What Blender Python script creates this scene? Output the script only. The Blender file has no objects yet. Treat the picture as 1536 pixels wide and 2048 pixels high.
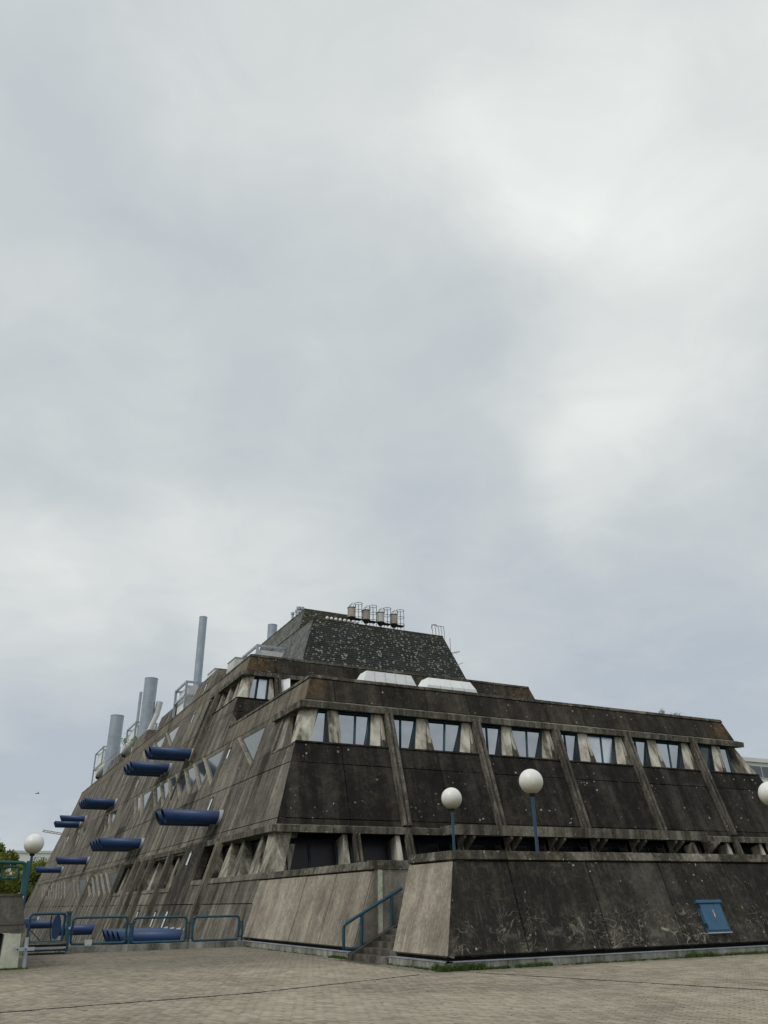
import bpy, bmesh, math, random
from mathutils import Vector, Matrix, noise as mnoise
random.seed(7)
sc = bpy.context.scene
C = sc.collection
K = 0.32                       # lean of every facade: metres inwards per metre of height
NL = Vector((-1, 0, K)).normalized()      # outward normal of the left face
NF = Vector((0, -1, K)).normalized()      # outward normal of the front faces

# ------------------------------------------------------------------ camera
cam = bpy.data.cameras.new('camera')
co = bpy.data.objects.new('camera', cam); C.objects.link(co)
cam.sensor_fit = 'HORIZONTAL'; cam.sensor_width = 36; cam.lens = 36.94
cam.clip_start = 0.1; cam.clip_end = 3000
_r = Vector((0.8935185, -0.4488160, -0.0137426)); _u = Vector((-0.1878841, -0.4014933, 0.8963831)); _f = Vector((0.4078286, 0.7983529, 0.4430671))
co.matrix_world = Matrix(((_r.x, _u.x, -_f.x, 0), (_r.y, _u.y, -_f.y, 0), (_r.z, _u.z, -_f.z, 1.6), (0, 0, 0, 1)))
sc.camera = co

# ------------------------------------------------------------------ light
sc.view_settings.view_transform = 'Standard'; sc.view_settings.look = 'None'
sc.view_settings.exposure = 0.36; sc.view_settings.gamma = 1.0; sc.view_settings.use_curve_mapping = False
SUN_EL, SUN_AZ = math.radians(48), math.radians(-112)      # azimuth measured from +Y towards +X
sd = bpy.data.lights.new('sun', 'SUN'); sd.energy = 0.9; sd.angle = math.radians(22); sd.color = (1.0, 0.96, 0.9)
so = bpy.data.objects.new('sun', sd); C.objects.link(so)
sdir = Vector((math.cos(SUN_EL)*math.sin(SUN_AZ), math.cos(SUN_EL)*math.cos(SUN_AZ), math.sin(SUN_EL)))
so.rotation_euler = sdir.to_track_quat('Z', 'Y').to_euler(); so.location = sdir*300

W = bpy.data.worlds.new('World'); sc.world = W; W.use_nodes = True

class N:
    """tiny node builder"""
    def __init__(s, tree): s.t = tree; s.t.nodes.clear()
    def n(s, typ, **kw):
        nd = s.t.nodes.new(typ)
        for k, v in kw.items(): setattr(nd, k, v)
        return nd
    def link(s, a, b): s.t.links.new(a, b)
    def put(s, sock, v):
        if isinstance(v, bpy.types.NodeSocket): s.link(v, sock)
        elif isinstance(v, (tuple, list)):
            if sock.type == 'RGBA' and len(v) == 3: v = (*v, 1)
            sock.default_value = v
        else: sock.default_value = v
    def math(s, op, a, b=None, c=None, clamp=False):
        nd = s.n('ShaderNodeMath', operation=op, use_clamp=clamp); s.put(nd.inputs[0], a)
        if b is not None: s.put(nd.inputs[1], b)
        if c is not None: s.put(nd.inputs[2], c)
        return nd.outputs[0]
    def vmath(s, op, a, b=None, scale=None):
        nd = s.n('ShaderNodeVectorMath', operation=op); s.put(nd.inputs[0], a)
        if b is not None: s.put(nd.inputs[1], b)
        if scale is not None: s.put(nd.inputs['Scale'], scale)
        return nd.outputs['Value'] if op in ('DOT_PRODUCT', 'LENGTH', 'DISTANCE') else nd.outputs[0]
    def mix(s, f, a, b, mode='MIX'):
        nd = s.n('ShaderNodeMix', data_type='RGBA', blend_type=mode); s.put(nd.inputs[0], f); s.put(nd.inputs[6], a); s.put(nd.inputs[7], b)
        return nd.outputs[2]
    def noise(s, vec, scale, detail=4, rough=.55, dist=0.0, col=False):
        nd = s.n('ShaderNodeTexNoise'); s.put(nd.inputs['Vector'], vec); nd.inputs['Scale'].default_value = scale
        nd.inputs['Detail'].default_value = detail; nd.inputs['Roughness'].default_value = rough; nd.inputs['Distortion'].default_value = dist
        return nd.outputs[1 if col else 0]
    def maprange(s, v, a, b, c=0.0, d=1.0, smooth=False):
        nd = s.n('ShaderNodeMapRange'); nd.clamp = True
        if smooth: nd.interpolation_type = 'SMOOTHSTEP'
        s.put(nd.inputs[0], v); s.put(nd.inputs[1], a); s.put(nd.inputs[2], b); s.put(nd.inputs[3], c); s.put(nd.inputs[4], d)
        return nd.outputs[0]
    def scalev(s, v, sc3):
        return s.vmath('MULTIPLY', v, sc3)

def world():
    b = N(W.node_tree)
    out = b.n('ShaderNodeOutputWorld'); bg = b.n('ShaderNodeBackground')
    sky = b.n('ShaderNodeTexSky', sky_type='NISHITA'); sky.sun_disc = False
    sky.sun_elevation = SUN_EL; sky.sun_rotation = SUN_AZ
    tc = b.n('ShaderNodeTexCoord'); d = b.vmath('NORMALIZE', tc.outputs['Generated'])
    sep = b.n('ShaderNodeSeparateXYZ'); b.link(d, sep.inputs[0])
    zz = b.math('ADD', b.math('MAXIMUM', sep.outputs[2], 0.0), 0.25)
    flat = b.vmath('DIVIDE', d, b.n('ShaderNodeCombineXYZ').outputs[0])
    cmb = b.n('ShaderNodeCombineXYZ'); b.link(zz, cmb.inputs[0]); b.link(zz, cmb.inputs[1]); cmb.inputs[2].default_value = 1
    flat = b.vmath('DIVIDE', d, cmb.outputs[0])
    warp = b.vmath('SCALE', b.vmath('SUBTRACT', b.noise(d, 3.2, 4, .5, 0, True), (0.5, 0.5, 0.5)), scale=0.30)
    dw = b.vmath('NORMALIZE', b.vmath('ADD', d, warp))
    n1 = b.noise(flat, 0.9, 3, .45, .3)
    n2 = b.noise(flat, 2.6, 4, .5, .4)
    v = b.math('MULTIPLY_ADD', b.math('SUBTRACT', n1, .5), .20, 0.0)
    v = b.math('MULTIPLY_ADD', b.math('SUBTRACT', n2, .5), .16, v)
    blobs = [((0.565, 0.312, 0.764), .40, .13), ((0.579, 0.535, 0.615), .20, .09), ((0.656, 0.593, 0.466), .18, .10),
             ((0.03, 0.957, 0.29), .16, .12), ((0.172, 0.925, 0.338), .20, .08), ((0.207, 0.575, 0.791), .25, .05),
             ((0.355, 0.713, 0.605), .26, -.07), ((0.011, 0.796, 0.605), .30, -.07), ((0.473, 0.771, 0.426), .18, -.05),
             ((0.712, 0.647, 0.271), .30, -.08), ((0.09, 0.981, 0.169), .22, -.10), ((0.085, 0.677, 0.731), .25, -.02),
             ((0.418, 0.511, 0.751), .22, .05), ((0.003, 0.906, 0.422), .15, .0)]
    blobs = [(c, rad, amp*(.62 if amp > 0 else 1.15)) for c, rad, amp in blobs]
    for c, rad, amp in blobs:
        dt = b.vmath('DOT_PRODUCT', dw, Vector(c).normalized()[:])
        m = b.maprange(dt, math.cos(rad), 1.0, 0, amp, True)
        v = b.math('ADD', v, m)
    el = b.maprange(sep.outputs[2], 0.05, 0.75, -.045, .03)
    v = b.math('ADD', v, el)
    n3 = b.noise(flat, 5.0, 6, .6, .8)
    v = b.math('MULTIPLY_ADD', b.math('SUBTRACT', n3, .5), .13, v)
    t = b.math('MULTIPLY_ADD', v, 1.25, .49, clamp=True)
    ramp = b.n('ShaderNodeValToRGB'); b.link(t, ramp.inputs[0])
    cr = ramp.color_ramp
    cr.elements[0].position = .30; cr.elements[0].color = (.360, .402, .448, 1)
    cr.elements[1].position = .74; cr.elements[1].color = (.700, .725, .705, 1)
    e = cr.elements.new(.46); e.color = (.456, .490, .504, 1)
    e = cr.elements.new(.58); e.color = (.550, .572, .568, 1)
    cloud = b.vmath('SCALE', ramp.outputs[0], scale=10.0)
    col = b.mix(0.97, sky.outputs[0], cloud)
    b.link(col, bg.inputs[0]); bg.inputs[1].default_value = 0.1
    b.link(bg.outputs[0], out.inputs[0])
world()

# ------------------------------------------------------------------ materials
def new_mat(name):
    m = bpy.data.materials.new(name); m.use_nodes = True
    b = N(m.node_tree); out = b.n('ShaderNodeOutputMaterial'); p = b.n('ShaderNodeBsdfPrincipled'); b.link(p.outputs[0], out.inputs[0])
    return m, b, p
def pos(b): return b.n('ShaderNodeNewGeometry').outputs['Position']

def concrete(name, dark, mid, light, axis='Y', streak=1.0, lichen=0.0, vine=0.0, soot=0.0, rust=(), rough=.93, yellow=0.0, lscale=1.6, cells=0.5, contrast=1.0, scratch=0.0, blot=1.0, stains=()):
    m, b, p = new_mat(name); P = pos(b)
    hs = (0.0, 1.15, .10) if axis == 'Y' else (1.15, 0.0, .10)
    hs2 = (0.0, 4.2, .22) if axis == 'Y' else (4.2, 0.0, .22)
    if axis == 'XY': hs = (2.0, 2.0, .16); hs2 = (6, 6, .4)
    s1 = b.noise(b.scalev(P, hs), 1.0, 5, .6, .3)
    s2 = b.noise(b.scalev(P, hs2), 1.0, 4, .6, .2)
    n0 = b.noise(P, .32, 4, .6, .4); n1 = b.noise(P, 1.5, 6, .65, .6); n2 = b.noise(P, 9.0, 5, .65)
    a = b.math('MULTIPLY', b.math('SUBTRACT', s1, .5), 1.8*streak)
    a = b.math('MULTIPLY_ADD', b.math('SUBTRACT', s2, .5), 0.45*streak, a)
    a = b.math('MULTIPLY_ADD', b.math('SUBTRACT', n0, .5), .9, a)
    a = b.math('MULTIPLY_ADD', b.math('SUBTRACT', n1, .5), .75*blot, a)
    a = b.math('MULTIPLY_ADD', b.math('SUBTRACT', n2, .5), .75*blot, a)
    oi = b.n('ShaderNodeObjectInfo').outputs['Random']
    a = b.math('MULTIPLY_ADD', b.math('SUBTRACT', oi, .5), cells*.28, a)
    a = b.math('MULTIPLY', a, contrast)
    if stains:      # run-off marks under pipes and ledge ends; strip past the upper opening also paints recess shadow
        sx = b.n('ShaderNodeSeparateXYZ'); b.link(P, sx.inputs[0]); tot = None
        wob = b.math('MULTIPLY', b.math('SUBTRACT', s2, .5), 1.6)
        for ya, yb, zt, zl in stains:
            yy = b.math('ADD', sx.outputs[1], wob)
            m_ = b.math('MULTIPLY', b.maprange(yy, ya-.5, ya+.1), b.maprange(yy, yb-.1, yb+.7, 1, 0))
            m_ = b.math('MULTIPLY', m_, b.math('MULTIPLY', b.maprange(sx.outputs[2], zt-zl, zt-.2, 0, 1), b.maprange(sx.outputs[2], zt, zt+.15, 1, 0)))
            tot = m_ if tot is None else b.math('MAXIMUM', tot, m_)
        a = b.math('SUBTRACT', a, b.math('MULTIPLY', tot, .42))
    t = b.math('ADD', a, .5 - soot, clamp=True)
    r = b.n('ShaderNodeValToRGB'); b.link(t, r.inputs[0]); cr = r.color_ramp
    cr.elements[0].position = .08; cr.elements[0].color = (*dark, 1)
    cr.elements[1].position = .95; cr.elements[1].color = (*light, 1)
    e = cr.elements.new(.5); e.color = (*mid, 1)
    col = r.outputs[0]
    if scratch > 0:
        sv = (0.0, 17.0, .9) if axis == 'Y' else (17.0, 0.0, .9)
        sn = b.noise(b.scalev(P, sv), 1.0, 5, .7, .5)
        f = b.math('MULTIPLY', b.maprange(sn, .54, .70), b.maprange(b.noise(P, 1.2, 4, .6), .38, .62))
        col = b.mix(b.math('MULTIPLY', f, scratch), col, tuple(min(1, c*1.35+.02) for c in light))
        gn = b.noise(P, 28.0, 4, .7)
        col = b.mix(b.maprange(gn, .50, .75, 0, .45), col, tuple(c*.7 for c in dark))
    if vine > 0:      # pale traces left by a stripped climber
        wv = b.vmath('ADD', P, b.vmath('SCALE', b.noise(P, .8, 2, .5, 0, True), scale=.8))
        c1 = b.math('ABSOLUTE', b.math('SUBTRACT', b.noise(b.scalev(wv, (1, 1, 1.9)), .85, 2, .4), .5))
        ln = b.maprange(c1, 0.0, .010, 1, 0)
        c2_ = b.math('ABSOLUTE', b.math('SUBTRACT', b.noise(b.vmath('ADD', b.scalev(P, (1, 1, 1.6)), (3.3, 8.1, 2.0)), 1.9, 3, .5, .6), .5))
        ln2 = b.maprange(c2_, 0.0, .012, .8, 0)
        c3_ = b.math('ABSOLUTE', b.math('SUBTRACT', b.noise(b.vmath('ADD', b.scalev(P, (1.6, 1, .7)), (13.3, 1.1, 5.0)), 1.5, 2, .5, .4), .5))
        ln2 = b.math('MAXIMUM', ln2, b.maprange(c3_, 0.0, .009, .8, 0))
        sepz = b.n('ShaderNodeSeparateXYZ'); b.link(P, sepz.inputs[0])
        low = b.maprange(sepz.outputs[2], 0.75, 1.5, 1, .12)
        mask = b.maprange(b.noise(P, .75, 3, .6), .40, .54)
        mk2 = b.maprange(b.noise(P, 6, 3, .7), .35, .65)
        f = b.math('MULTIPLY', b.math('MAXIMUM', ln, ln2), b.math('MULTIPLY', b.math('MULTIPLY', mask, low), mk2))
        col = b.mix(b.math('MULTIPLY', f, vine, clamp=True), col, (.33, .315, .24))
        fz = b.maprange(b.noise(b.scalev(P, (1, 1, 1.7)), 1.3, 6, .7), .52, .68)
        col = b.mix(b.math('MULTIPLY', b.math('MULTIPLY', fz, low), .42), col, (.22, .21, .17))
    if lichen > 0:
        vo = b.n('ShaderNodeTexVoronoi', feature='F1'); b.put(vo.inputs['Vector'], b.vmath('ADD', P, b.vmath('SCALE', b.noise(P, 5, 2, .5, 0, True), scale=.18))); vo.inputs['Scale'].default_value = lscale
        sepc = b.n('ShaderNodeSeparateColor'); b.link(vo.outputs['Color'], sepc.inputs[0])
        gate = b.math('GREATER_THAN', sepc.outputs[0], 1 - lichen)
        rad = b.math('MULTIPLY_ADD', sepc.outputs[1], .20, .14)
        dd = b.maprange(b.math('SUBTRACT', rad, vo.outputs['Distance']), 0.0, .06)
        area = b.maprange(b.noise(P, .5, 3, .6), .42, .56)
        f = b.math('MULTIPLY', b.math('MULTIPLY', dd, gate), area)
        col = b.mix(b.math('MULTIPLY', f, .75), col, (.42, .42, .38))
    if yellow > 0:
        f = b.math('MULTIPLY', b.maprange(b.noise(P, 1.9, 5, .7), .54, .70), yellow)
        col = b.mix(f, col, (.26, .25, .12))
    for c, rad in rust:
        dist = b.vmath('DISTANCE', b.vmath('ADD', P, b.vmath('SCALE', b.noise(P, 1.4, 4, .6, 0, True), scale=1.0)), Vector(c) + Vector((.5, .5, .5)))
        f = b.math('MULTIPLY', b.maprange(dist, rad*.2, rad, .65, 0, True), b.maprange(b.noise(P, 2.2, 5, .75), .40, .68))
        col = b.mix(f, col, (.20, .115, .045))
    b.link(col, p.inputs['Base Color']); p.inputs['Roughness'].default_value = rough
    p.inputs['Specular IOR Level'].default_value = .18
    bump = b.n('ShaderNodeBump'); bump.inputs['Strength'].default_value = .55; bump.inputs['Distance'].default_value = .03
    h = b.math('MULTIPLY_ADD', n2, .5, b.math('MULTIPLY', n1, 1.0)); b.link(h, bump.inputs['Height']); b.link(bump.outputs[0], p.inputs['Normal'])
    return m

def simple(name, col, rough=.6, metal=0.0, var=.25, scale=4.0, spec=.4, dirt=None, bump=0.0):
    m, b, p = new_mat(name); P = pos(b)
    n = b.noise(P, scale, 5, .6)
    f = b.maprange(n, .3, .7, 1 - var, 1 + var*.6)
    c = b.vmath('SCALE', col, scale=f)
    if dirt: c = b.mix(b.maprange(b.noise(P, scale*.6, 6, .7), .48, .72, 0, .85), c, dirt)
    b.link(c, p.inputs['Base Color'])
    b.put(p.inputs['Roughness'], b.maprange(n, .3, .7, rough*.85, min(1, rough*1.15)))
    p.inputs['Metallic'].default_value = metal; p.inputs['Specular IOR Level'].default_value = spec
    if bump:
        bp = b.n('ShaderNodeBump'); bp.inputs['Strength'].default_value = bump; bp.inputs['Distance'].default_value = .02
        b.link(b.noise(P, scale*4, 5, .6), bp.inputs['Height']); b.link(bp.outputs[0], p.inputs['Normal'])
    return m

def glass_mat(name, tint, rough=.04, metal=1.0, wob=.02):
    m, b, p = new_mat(name); P = pos(b)
    oi = b.n('ShaderNodeObjectInfo').outputs['Random']
    c = b.vmath('SCALE', tint, scale=b.maprange(b.math('ADD', b.math('MULTIPLY', oi, .35), b.noise(P, .9, 3, .5)), .4, .95, .82, 1.12))
    b.link(c, p.inputs['Base Color']); p.inputs['Metallic'].default_value = metal; p.inputs['Roughness'].default_value = rough
    bp = b.n('ShaderNodeBump'); bp.inputs['Strength'].default_value = wob; bp.inputs['Distance'].default_value = .05
    b.link(b.noise(P, .8, 2, .5), bp.inputs['Height']); b.link(bp.outputs[0], p.inputs['Normal'])
    return m

M = {}
STAINS = [(48.1, 50.3, 5.9, 3.2), (70.5, 75.6, 5.8, 3.0), (99.8, 100.9, 5.8, 3), (64.6, 66.8, 12.2, 3.6), (72.2, 76, 12.1, 4.0), (98.5, 103.6, 11.9, 4), (123, 129.5, 11.9, 3),
          (42.6, 43.6, 9.0, 3.5), (63.4, 66.0, 16.9, 5.5), (55.7, 57.0, 15.0, 3.2), (49.6, 53.6, 4.9, 7.5), (58.5, 60.2, 8.0, 3), (90, 92, 14, 4), (84, 87.5, 8.4, 3), (68.5, 71, 8.6, 2.6), (57.5, 59, 8.6, 2.2)]
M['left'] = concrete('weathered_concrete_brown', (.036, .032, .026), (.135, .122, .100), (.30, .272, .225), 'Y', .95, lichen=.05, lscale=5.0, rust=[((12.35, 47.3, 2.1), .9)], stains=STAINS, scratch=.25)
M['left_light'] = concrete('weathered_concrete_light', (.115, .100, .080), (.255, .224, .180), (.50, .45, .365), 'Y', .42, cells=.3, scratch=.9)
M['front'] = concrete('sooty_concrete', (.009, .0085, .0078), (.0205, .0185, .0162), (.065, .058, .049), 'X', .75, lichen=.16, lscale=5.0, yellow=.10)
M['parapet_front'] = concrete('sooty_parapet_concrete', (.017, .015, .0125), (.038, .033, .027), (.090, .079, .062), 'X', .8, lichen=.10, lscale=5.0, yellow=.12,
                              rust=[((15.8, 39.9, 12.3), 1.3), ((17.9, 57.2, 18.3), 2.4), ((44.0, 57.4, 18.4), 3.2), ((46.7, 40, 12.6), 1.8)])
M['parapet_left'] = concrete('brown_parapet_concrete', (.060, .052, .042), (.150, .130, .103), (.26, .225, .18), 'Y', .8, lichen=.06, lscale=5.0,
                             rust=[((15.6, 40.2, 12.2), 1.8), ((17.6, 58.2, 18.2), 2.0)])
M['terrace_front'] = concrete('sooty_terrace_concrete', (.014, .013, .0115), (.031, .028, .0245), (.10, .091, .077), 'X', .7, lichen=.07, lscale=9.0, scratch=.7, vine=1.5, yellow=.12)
M['cap'] = concrete('mossy_cap_concrete', (.025, .023, .017), (.075, .068, .054), (.26, .24, .20), 'XY', .5, lichen=.35, lscale=6.5, yellow=.45, contrast=1.3)
M['rib'] = concrete('rib_concrete', (.028, .026, .021), (.082, .074, .060), (.22, .20, .165), 'XY', .8, lichen=.2, lscale=6.0)
M['rib_left'] = concrete('rib_concrete_brown', (.06, .054, .044), (.165, .147, .118), (.31, .28, .23), 'XY', .8)
M['ledge'] = concrete('ledge_concrete', (.035, .032, .025), (.115, .106, .084), (.28, .26, .205), 'XY', 1.0, lichen=.35, lscale=5.0)
M['pier'] = concrete('pale_pier_concrete', (.12, .11, .085), (.40, .375, .31), (.60, .57, .485), 'XY', 1.5, contrast=.95, blot=.35, cells=.8)
M['pier_dim'] = concrete('grey_pier_concrete', (.05, .047, .036), (.17, .16, .125), (.40, .38, .31), 'XY', 1.4, contrast=1.0, cells=.8, blot=.4)
M['fin'] = concrete('fin_concrete', (.13, .12, .095), (.27, .25, .20), (.39, .36, .30), 'XY', .5)
M['core'] = simple('dark_inner_concrete', (.014, .013, .012), .95)
M['plinth'] = concrete('plinth_concrete', (.09, .09, .075), (.23, .23, .20), (.42, .42, .38), 'XY', 1.0, yellow=.35)
M['stairwall'] = concrete('stair_wall_concrete', (.10, .092, .075), (.235, .215, .18), (.40, .375, .32), 'XY', .7)
M['step'] = concrete('step_concrete', (.030, .027, .022), (.080, .072, .060), (.26, .24, .20), 'XY', .4)
M['block_pale'] = concrete('pale_painted_concrete', (.25, .26, .19), (.52, .53, .43), (.70, .70, .60), 'XY', .5)
M['block_grey'] = concrete('grey_block_concrete', (.05, .048, .040), (.135, .128, .108), (.26, .245, .21), 'XY', .6, lichen=.15, lscale=3)
M['roof'] = simple('roof_gravel', (.12, .11, .10), .95)
M['glass'] = glass_mat('reflective_window_glass', (.39, .41, .445))
M['glass_side'] = glass_mat('reflective_side_glass', (.055, .068, .078), .10, .0, .05)
M['glass_pale'] = glass_mat('curtained_window_glass', (.60, .64, .67), .35)
M['glass_white'] = simple('white_slit_glass', (.62, .68, .72), .25, var=.1)
M['glass_dark'] = simple('shade_coloured_glass', (.010, .008, .011), .35, spec=.25)  # near-black tone carries the overhang's shade in place of a bright reflection
M['frame'] = simple('teal_window_metal', (.012, .050, .068), .5, 0.3)
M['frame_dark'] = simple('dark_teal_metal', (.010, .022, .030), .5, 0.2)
M['blue'] = simple('blue_painted_steel', (.014, .047, .148), .45, 0.0, .22, 1.6, .5, dirt=(.018, .035, .085))
M['pipe_in'] = simple('dark_pipe_inside', (.010, .016, .035), .8)
M['collar'] = simple('pale_steel_collar', (.40, .41, .43), .55, .2, .3)
M['rail'] = simple('teal_painted_steel', (.014, .072, .115), .42, 0.0, .3, 3.0, .5, dirt=(.012, .04, .05))
M['rail_green'] = simple('green_painted_steel', (.012, .085, .085), .42, 0.0, .3, 3.0, .5)
M['pole'] = simple('blue_lamp_pole_paint', (.018, .062, .115), .45, 0.0, .25, 3.0, .5)
M['galv'] = simple('galvanised_steel', (.40, .44, .48), .5, .5, .2, 2.0)
M['duct'] = simple('pale_duct_sheet', (.58, .58, .54), .5, .1, .2, 1.0)
M['stack'] = simple('brushed_stack_steel', (.36, .41, .46), .48, .35, .18, 1.0)
M['white'] = simple('white_panel', (.82, .83, .82), .5, 0, .10, 1.2, dirt=(.62, .66, .70))
M['pink'] = simple('faded_pink_sheet', (.50, .43, .39), .7, 0, .3, 2.0)
M['rusty'] = simple('rusty_white_tank', (.44, .40, .33), .8, 0, .3, 1.6, dirt=(.13, .065, .035))
M['iron'] = simple('dark_iron', (.020, .020, .021), .7, .2)
M['orange'] = simple('orange_crane_paint', (.40, .17, .10), .6)
M['sign'] = simple('white_sign', (.62, .64, .62), .5, var=.1)
M['red'] = simple('faded_red_sticker', (.70, .28, .22), .5, var=.1)
M['bird'] = simple('dark_feathers', (.03, .03, .03), .8)
M['bark'] = simple('tree_bark', (.075, .058, .042), .95, bump=.4)
M['whitewall'] = simple('white_render_wall', (.80, .80, .77), .8, var=.1, scale=.4)
M['winglass_far'] = simple('dark_far_glass', (.06, .075, .10), .15, spec=.8)

def globe_mat():
    m, b, p = new_mat('opal_globe_plastic'); P = b.n('ShaderNodeTexCoord').outputs['Object']
    s = b.n('ShaderNodeSeparateXYZ'); b.link(P, s.inputs[0])
    f = b.maprange(b.math('ADD', s.outputs[2], b.math('MULTIPLY', b.noise(P, 4, 4, .6), .30)), -.20, .30, 1, 0, True)
    col = b.mix(f, (.80, .80, .76), (.56, .52, .36))
    col = b.mix(b.maprange(b.noise(P, 14, 4, .6), .55, .75, 0, .25), col, (.50, .48, .38))
    b.link(col, p.inputs['Base Color']); p.inputs['Roughness'].default_value = .38
    p.inputs['Subsurface Weight'].default_value = .15; p.inputs['Subsurface Radius'].default_value = (.2, .2, .18)
    return m
M['globe'] = globe_mat()

def slate_mat(name, axis, light):
    m, b, p = new_mat(name); P = pos(b)
    n1 = b.noise(P, .55, 5, .65, .5); n2 = b.noise(P, 6, 5, .7)
    hs = (0, 1.6, .25) if axis == 'Y' else (1.6, 0, .25)
    s1 = b.noise(b.scalev(P, hs), 1, 5, .6)
    cell = b.n('ShaderNodeTexVoronoi', feature='F1'); b.put(cell.inputs['Vector'], b.scalev(P, (3.2, 3.2, 3.6))); cell.inputs['Scale'].default_value = 1.0
    sc_ = b.n('ShaderNodeSeparateColor'); b.link(cell.outputs['Color'], sc_.inputs[0])
    t = b.math('MULTIPLY_ADD', n1, .6, b.math('MULTIPLY_ADD', n2, .4, b.math('MULTIPLY_ADD', s1, .5, b.math('MULTIPLY', sc_.outputs[0], .35))))
    t = b.maprange(t, .55, 1.25)
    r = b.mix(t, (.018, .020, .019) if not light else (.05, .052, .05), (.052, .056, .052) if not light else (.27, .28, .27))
    if not light:
        vo = b.n('ShaderNodeTexVoronoi', feature='F1'); b.put(vo.inputs['Vector'], b.vmath('ADD', P, b.vmath('SCALE', b.noise(P, 3, 2, .5, 0, True), scale=.35))); vo.inputs['Scale'].default_value = 3.7
        c2 = b.n('ShaderNodeSeparateColor'); b.link(vo.outputs['Color'], c2.inputs[0])
        dd = b.maprange(b.math('SUBTRACT', b.math('MULTIPLY_ADD', c2.outputs[1], .24, .24), vo.outputs['Distance']), 0, .10)
        f = b.math('MULTIPLY', b.math('MULTIPLY', dd, b.math('GREATER_THAN', c2.outputs[0], .25)), b.maprange(b.noise(P, .8, 3, .6), .30, .50, .35, .95))
        r = b.mix(f, r, (.27, .27, .24))
    sz = b.n('ShaderNodeSeparateXYZ'); b.link(P, sz.inputs[0])
    mossy = b.math('MULTIPLY', b.maprange(b.noise(P, 2.2, 5, .7), .46, .62), b.maprange(sz.outputs[2], 22.4, 25.5, 0, .8))
    r = b.mix(mossy, r, (.10, .095, .045))
    b.link(r, p.inputs['Base Color']); p.inputs['Roughness'].default_value = .8; p.inputs['Specular IOR Level'].default_value = .25
    bp = b.n('ShaderNodeBump'); bp.inputs['Strength'].default_value = .6; bp.inputs['Distance'].default_value = .04; b.link(n2, bp.inputs['Height']); b.link(bp.outputs[0], p.inputs['Normal'])
    return m
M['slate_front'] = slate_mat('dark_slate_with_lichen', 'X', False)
M['slate_left'] = slate_mat('grey_left_slate', 'Y', True)  # paler tones and no dots on the left slope

def paver_mat(name, k=1.0, moss_only=False):
    m, b, p = new_mat(name); P = pos(b)
    n0 = b.noise(P, .22, 5, .6, .8); n1 = b.noise(P, 1.3, 5, .65, .4); n2 = b.noise(P, 30, 4, .65)
    az = math.radians(-23); e1 = (math.sin(az)/.24, math.cos(az)/.24, 0); e2 = (math.cos(az)/.12, -math.sin(az)/.12, 0)
    row = b.math('FLOOR', b.math('ADD', b.vmath('DOT_PRODUCT', P, e2), .5))
    uu = b.math('SUBTRACT', b.vmath('DOT_PRODUCT', P, e1), b.math('MULTIPLY', b.math('FLOORED_MODULO', row, 2.0), .5))
    cell = b.n('ShaderNodeCombineXYZ'); b.link(row, cell.inputs[0]); b.link(b.math('FLOOR', b.math('ADD', uu, .5)), cell.inputs[1])
    wn = b.n('ShaderNodeTexWhiteNoise'); b.link(cell.outputs[0], wn.inputs['Vector'])
    c2 = b.n('ShaderNodeSeparateColor'); b.link(wn.outputs['Color'], c2.inputs[0])
    t = b.math('MULTIPLY_ADD', n0, .7, b.math('MULTIPLY_ADD', n1, .5, b.math('MULTIPLY_ADD', n2, .22, b.math('MULTIPLY', c2.outputs[0], .24))))
    t = b.maprange(t, .50, 1.16)
    r = b.n('ShaderNodeValToRGB'); b.link(t, r.inputs[0]); cr = r.color_ramp
    cr.elements[0].color = (.16*k, .140*k, .106*k, 1); cr.elements[1].color = (.48*k, .425*k, .33*k, 1)
    e = cr.elements.new(.5); e.color = (.32*k, .282*k, .217*k, 1)
    col = r.outputs[0]
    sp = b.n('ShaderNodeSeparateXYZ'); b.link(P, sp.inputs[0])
    # darker band that runs along the foot of the wall and in front of the railing
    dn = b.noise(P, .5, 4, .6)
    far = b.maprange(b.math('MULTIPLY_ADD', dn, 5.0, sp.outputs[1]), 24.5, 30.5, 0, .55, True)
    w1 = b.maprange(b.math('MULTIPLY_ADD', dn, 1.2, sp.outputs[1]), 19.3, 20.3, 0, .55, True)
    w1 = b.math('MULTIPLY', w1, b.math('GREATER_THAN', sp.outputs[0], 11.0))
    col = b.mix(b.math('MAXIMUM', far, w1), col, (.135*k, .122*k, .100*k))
    mossn = b.maprange(b.noise(P, .9, 5, .7), .56, .70)
    near = b.maprange(b.math('MULTIPLY_ADD', sp.outputs[0], .60, sp.outputs[1]), 15.7, 18.0, .6, 0, True)
    lb = b.vmath('DISTANCE', P, (2.0, 27.8, 0)); lbf = b.maprange(lb, .5, 1.5, .8, 0)
    g = b.math('MAXIMUM', b.math('MULTIPLY', mossn, near), b.math('MULTIPLY', lbf, b.maprange(b.noise(P, 4, 4, .6), .38, .55)))
    col = b.mix(b.math('MULTIPLY', g, .75), col, (.13, .145, .035))
    b.link(col, p.inputs['Base Color']); p.inputs['Roughness'].default_value = .92; p.inputs['Specular IOR Level'].default_value = .2
    bp = b.n('ShaderNodeBump'); bp.inputs['Strength'].default_value = .5; bp.inputs['Distance'].default_value = .008; b.link(n2, bp.inputs['Height']); b.link(bp.outputs[0], p.inputs['Normal'])
    return m
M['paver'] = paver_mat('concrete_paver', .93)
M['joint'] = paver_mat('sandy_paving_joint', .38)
M['soil'] = simple('grassy_soil', (.07, .085, .035), .95, var=.5, scale=.6)

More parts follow.
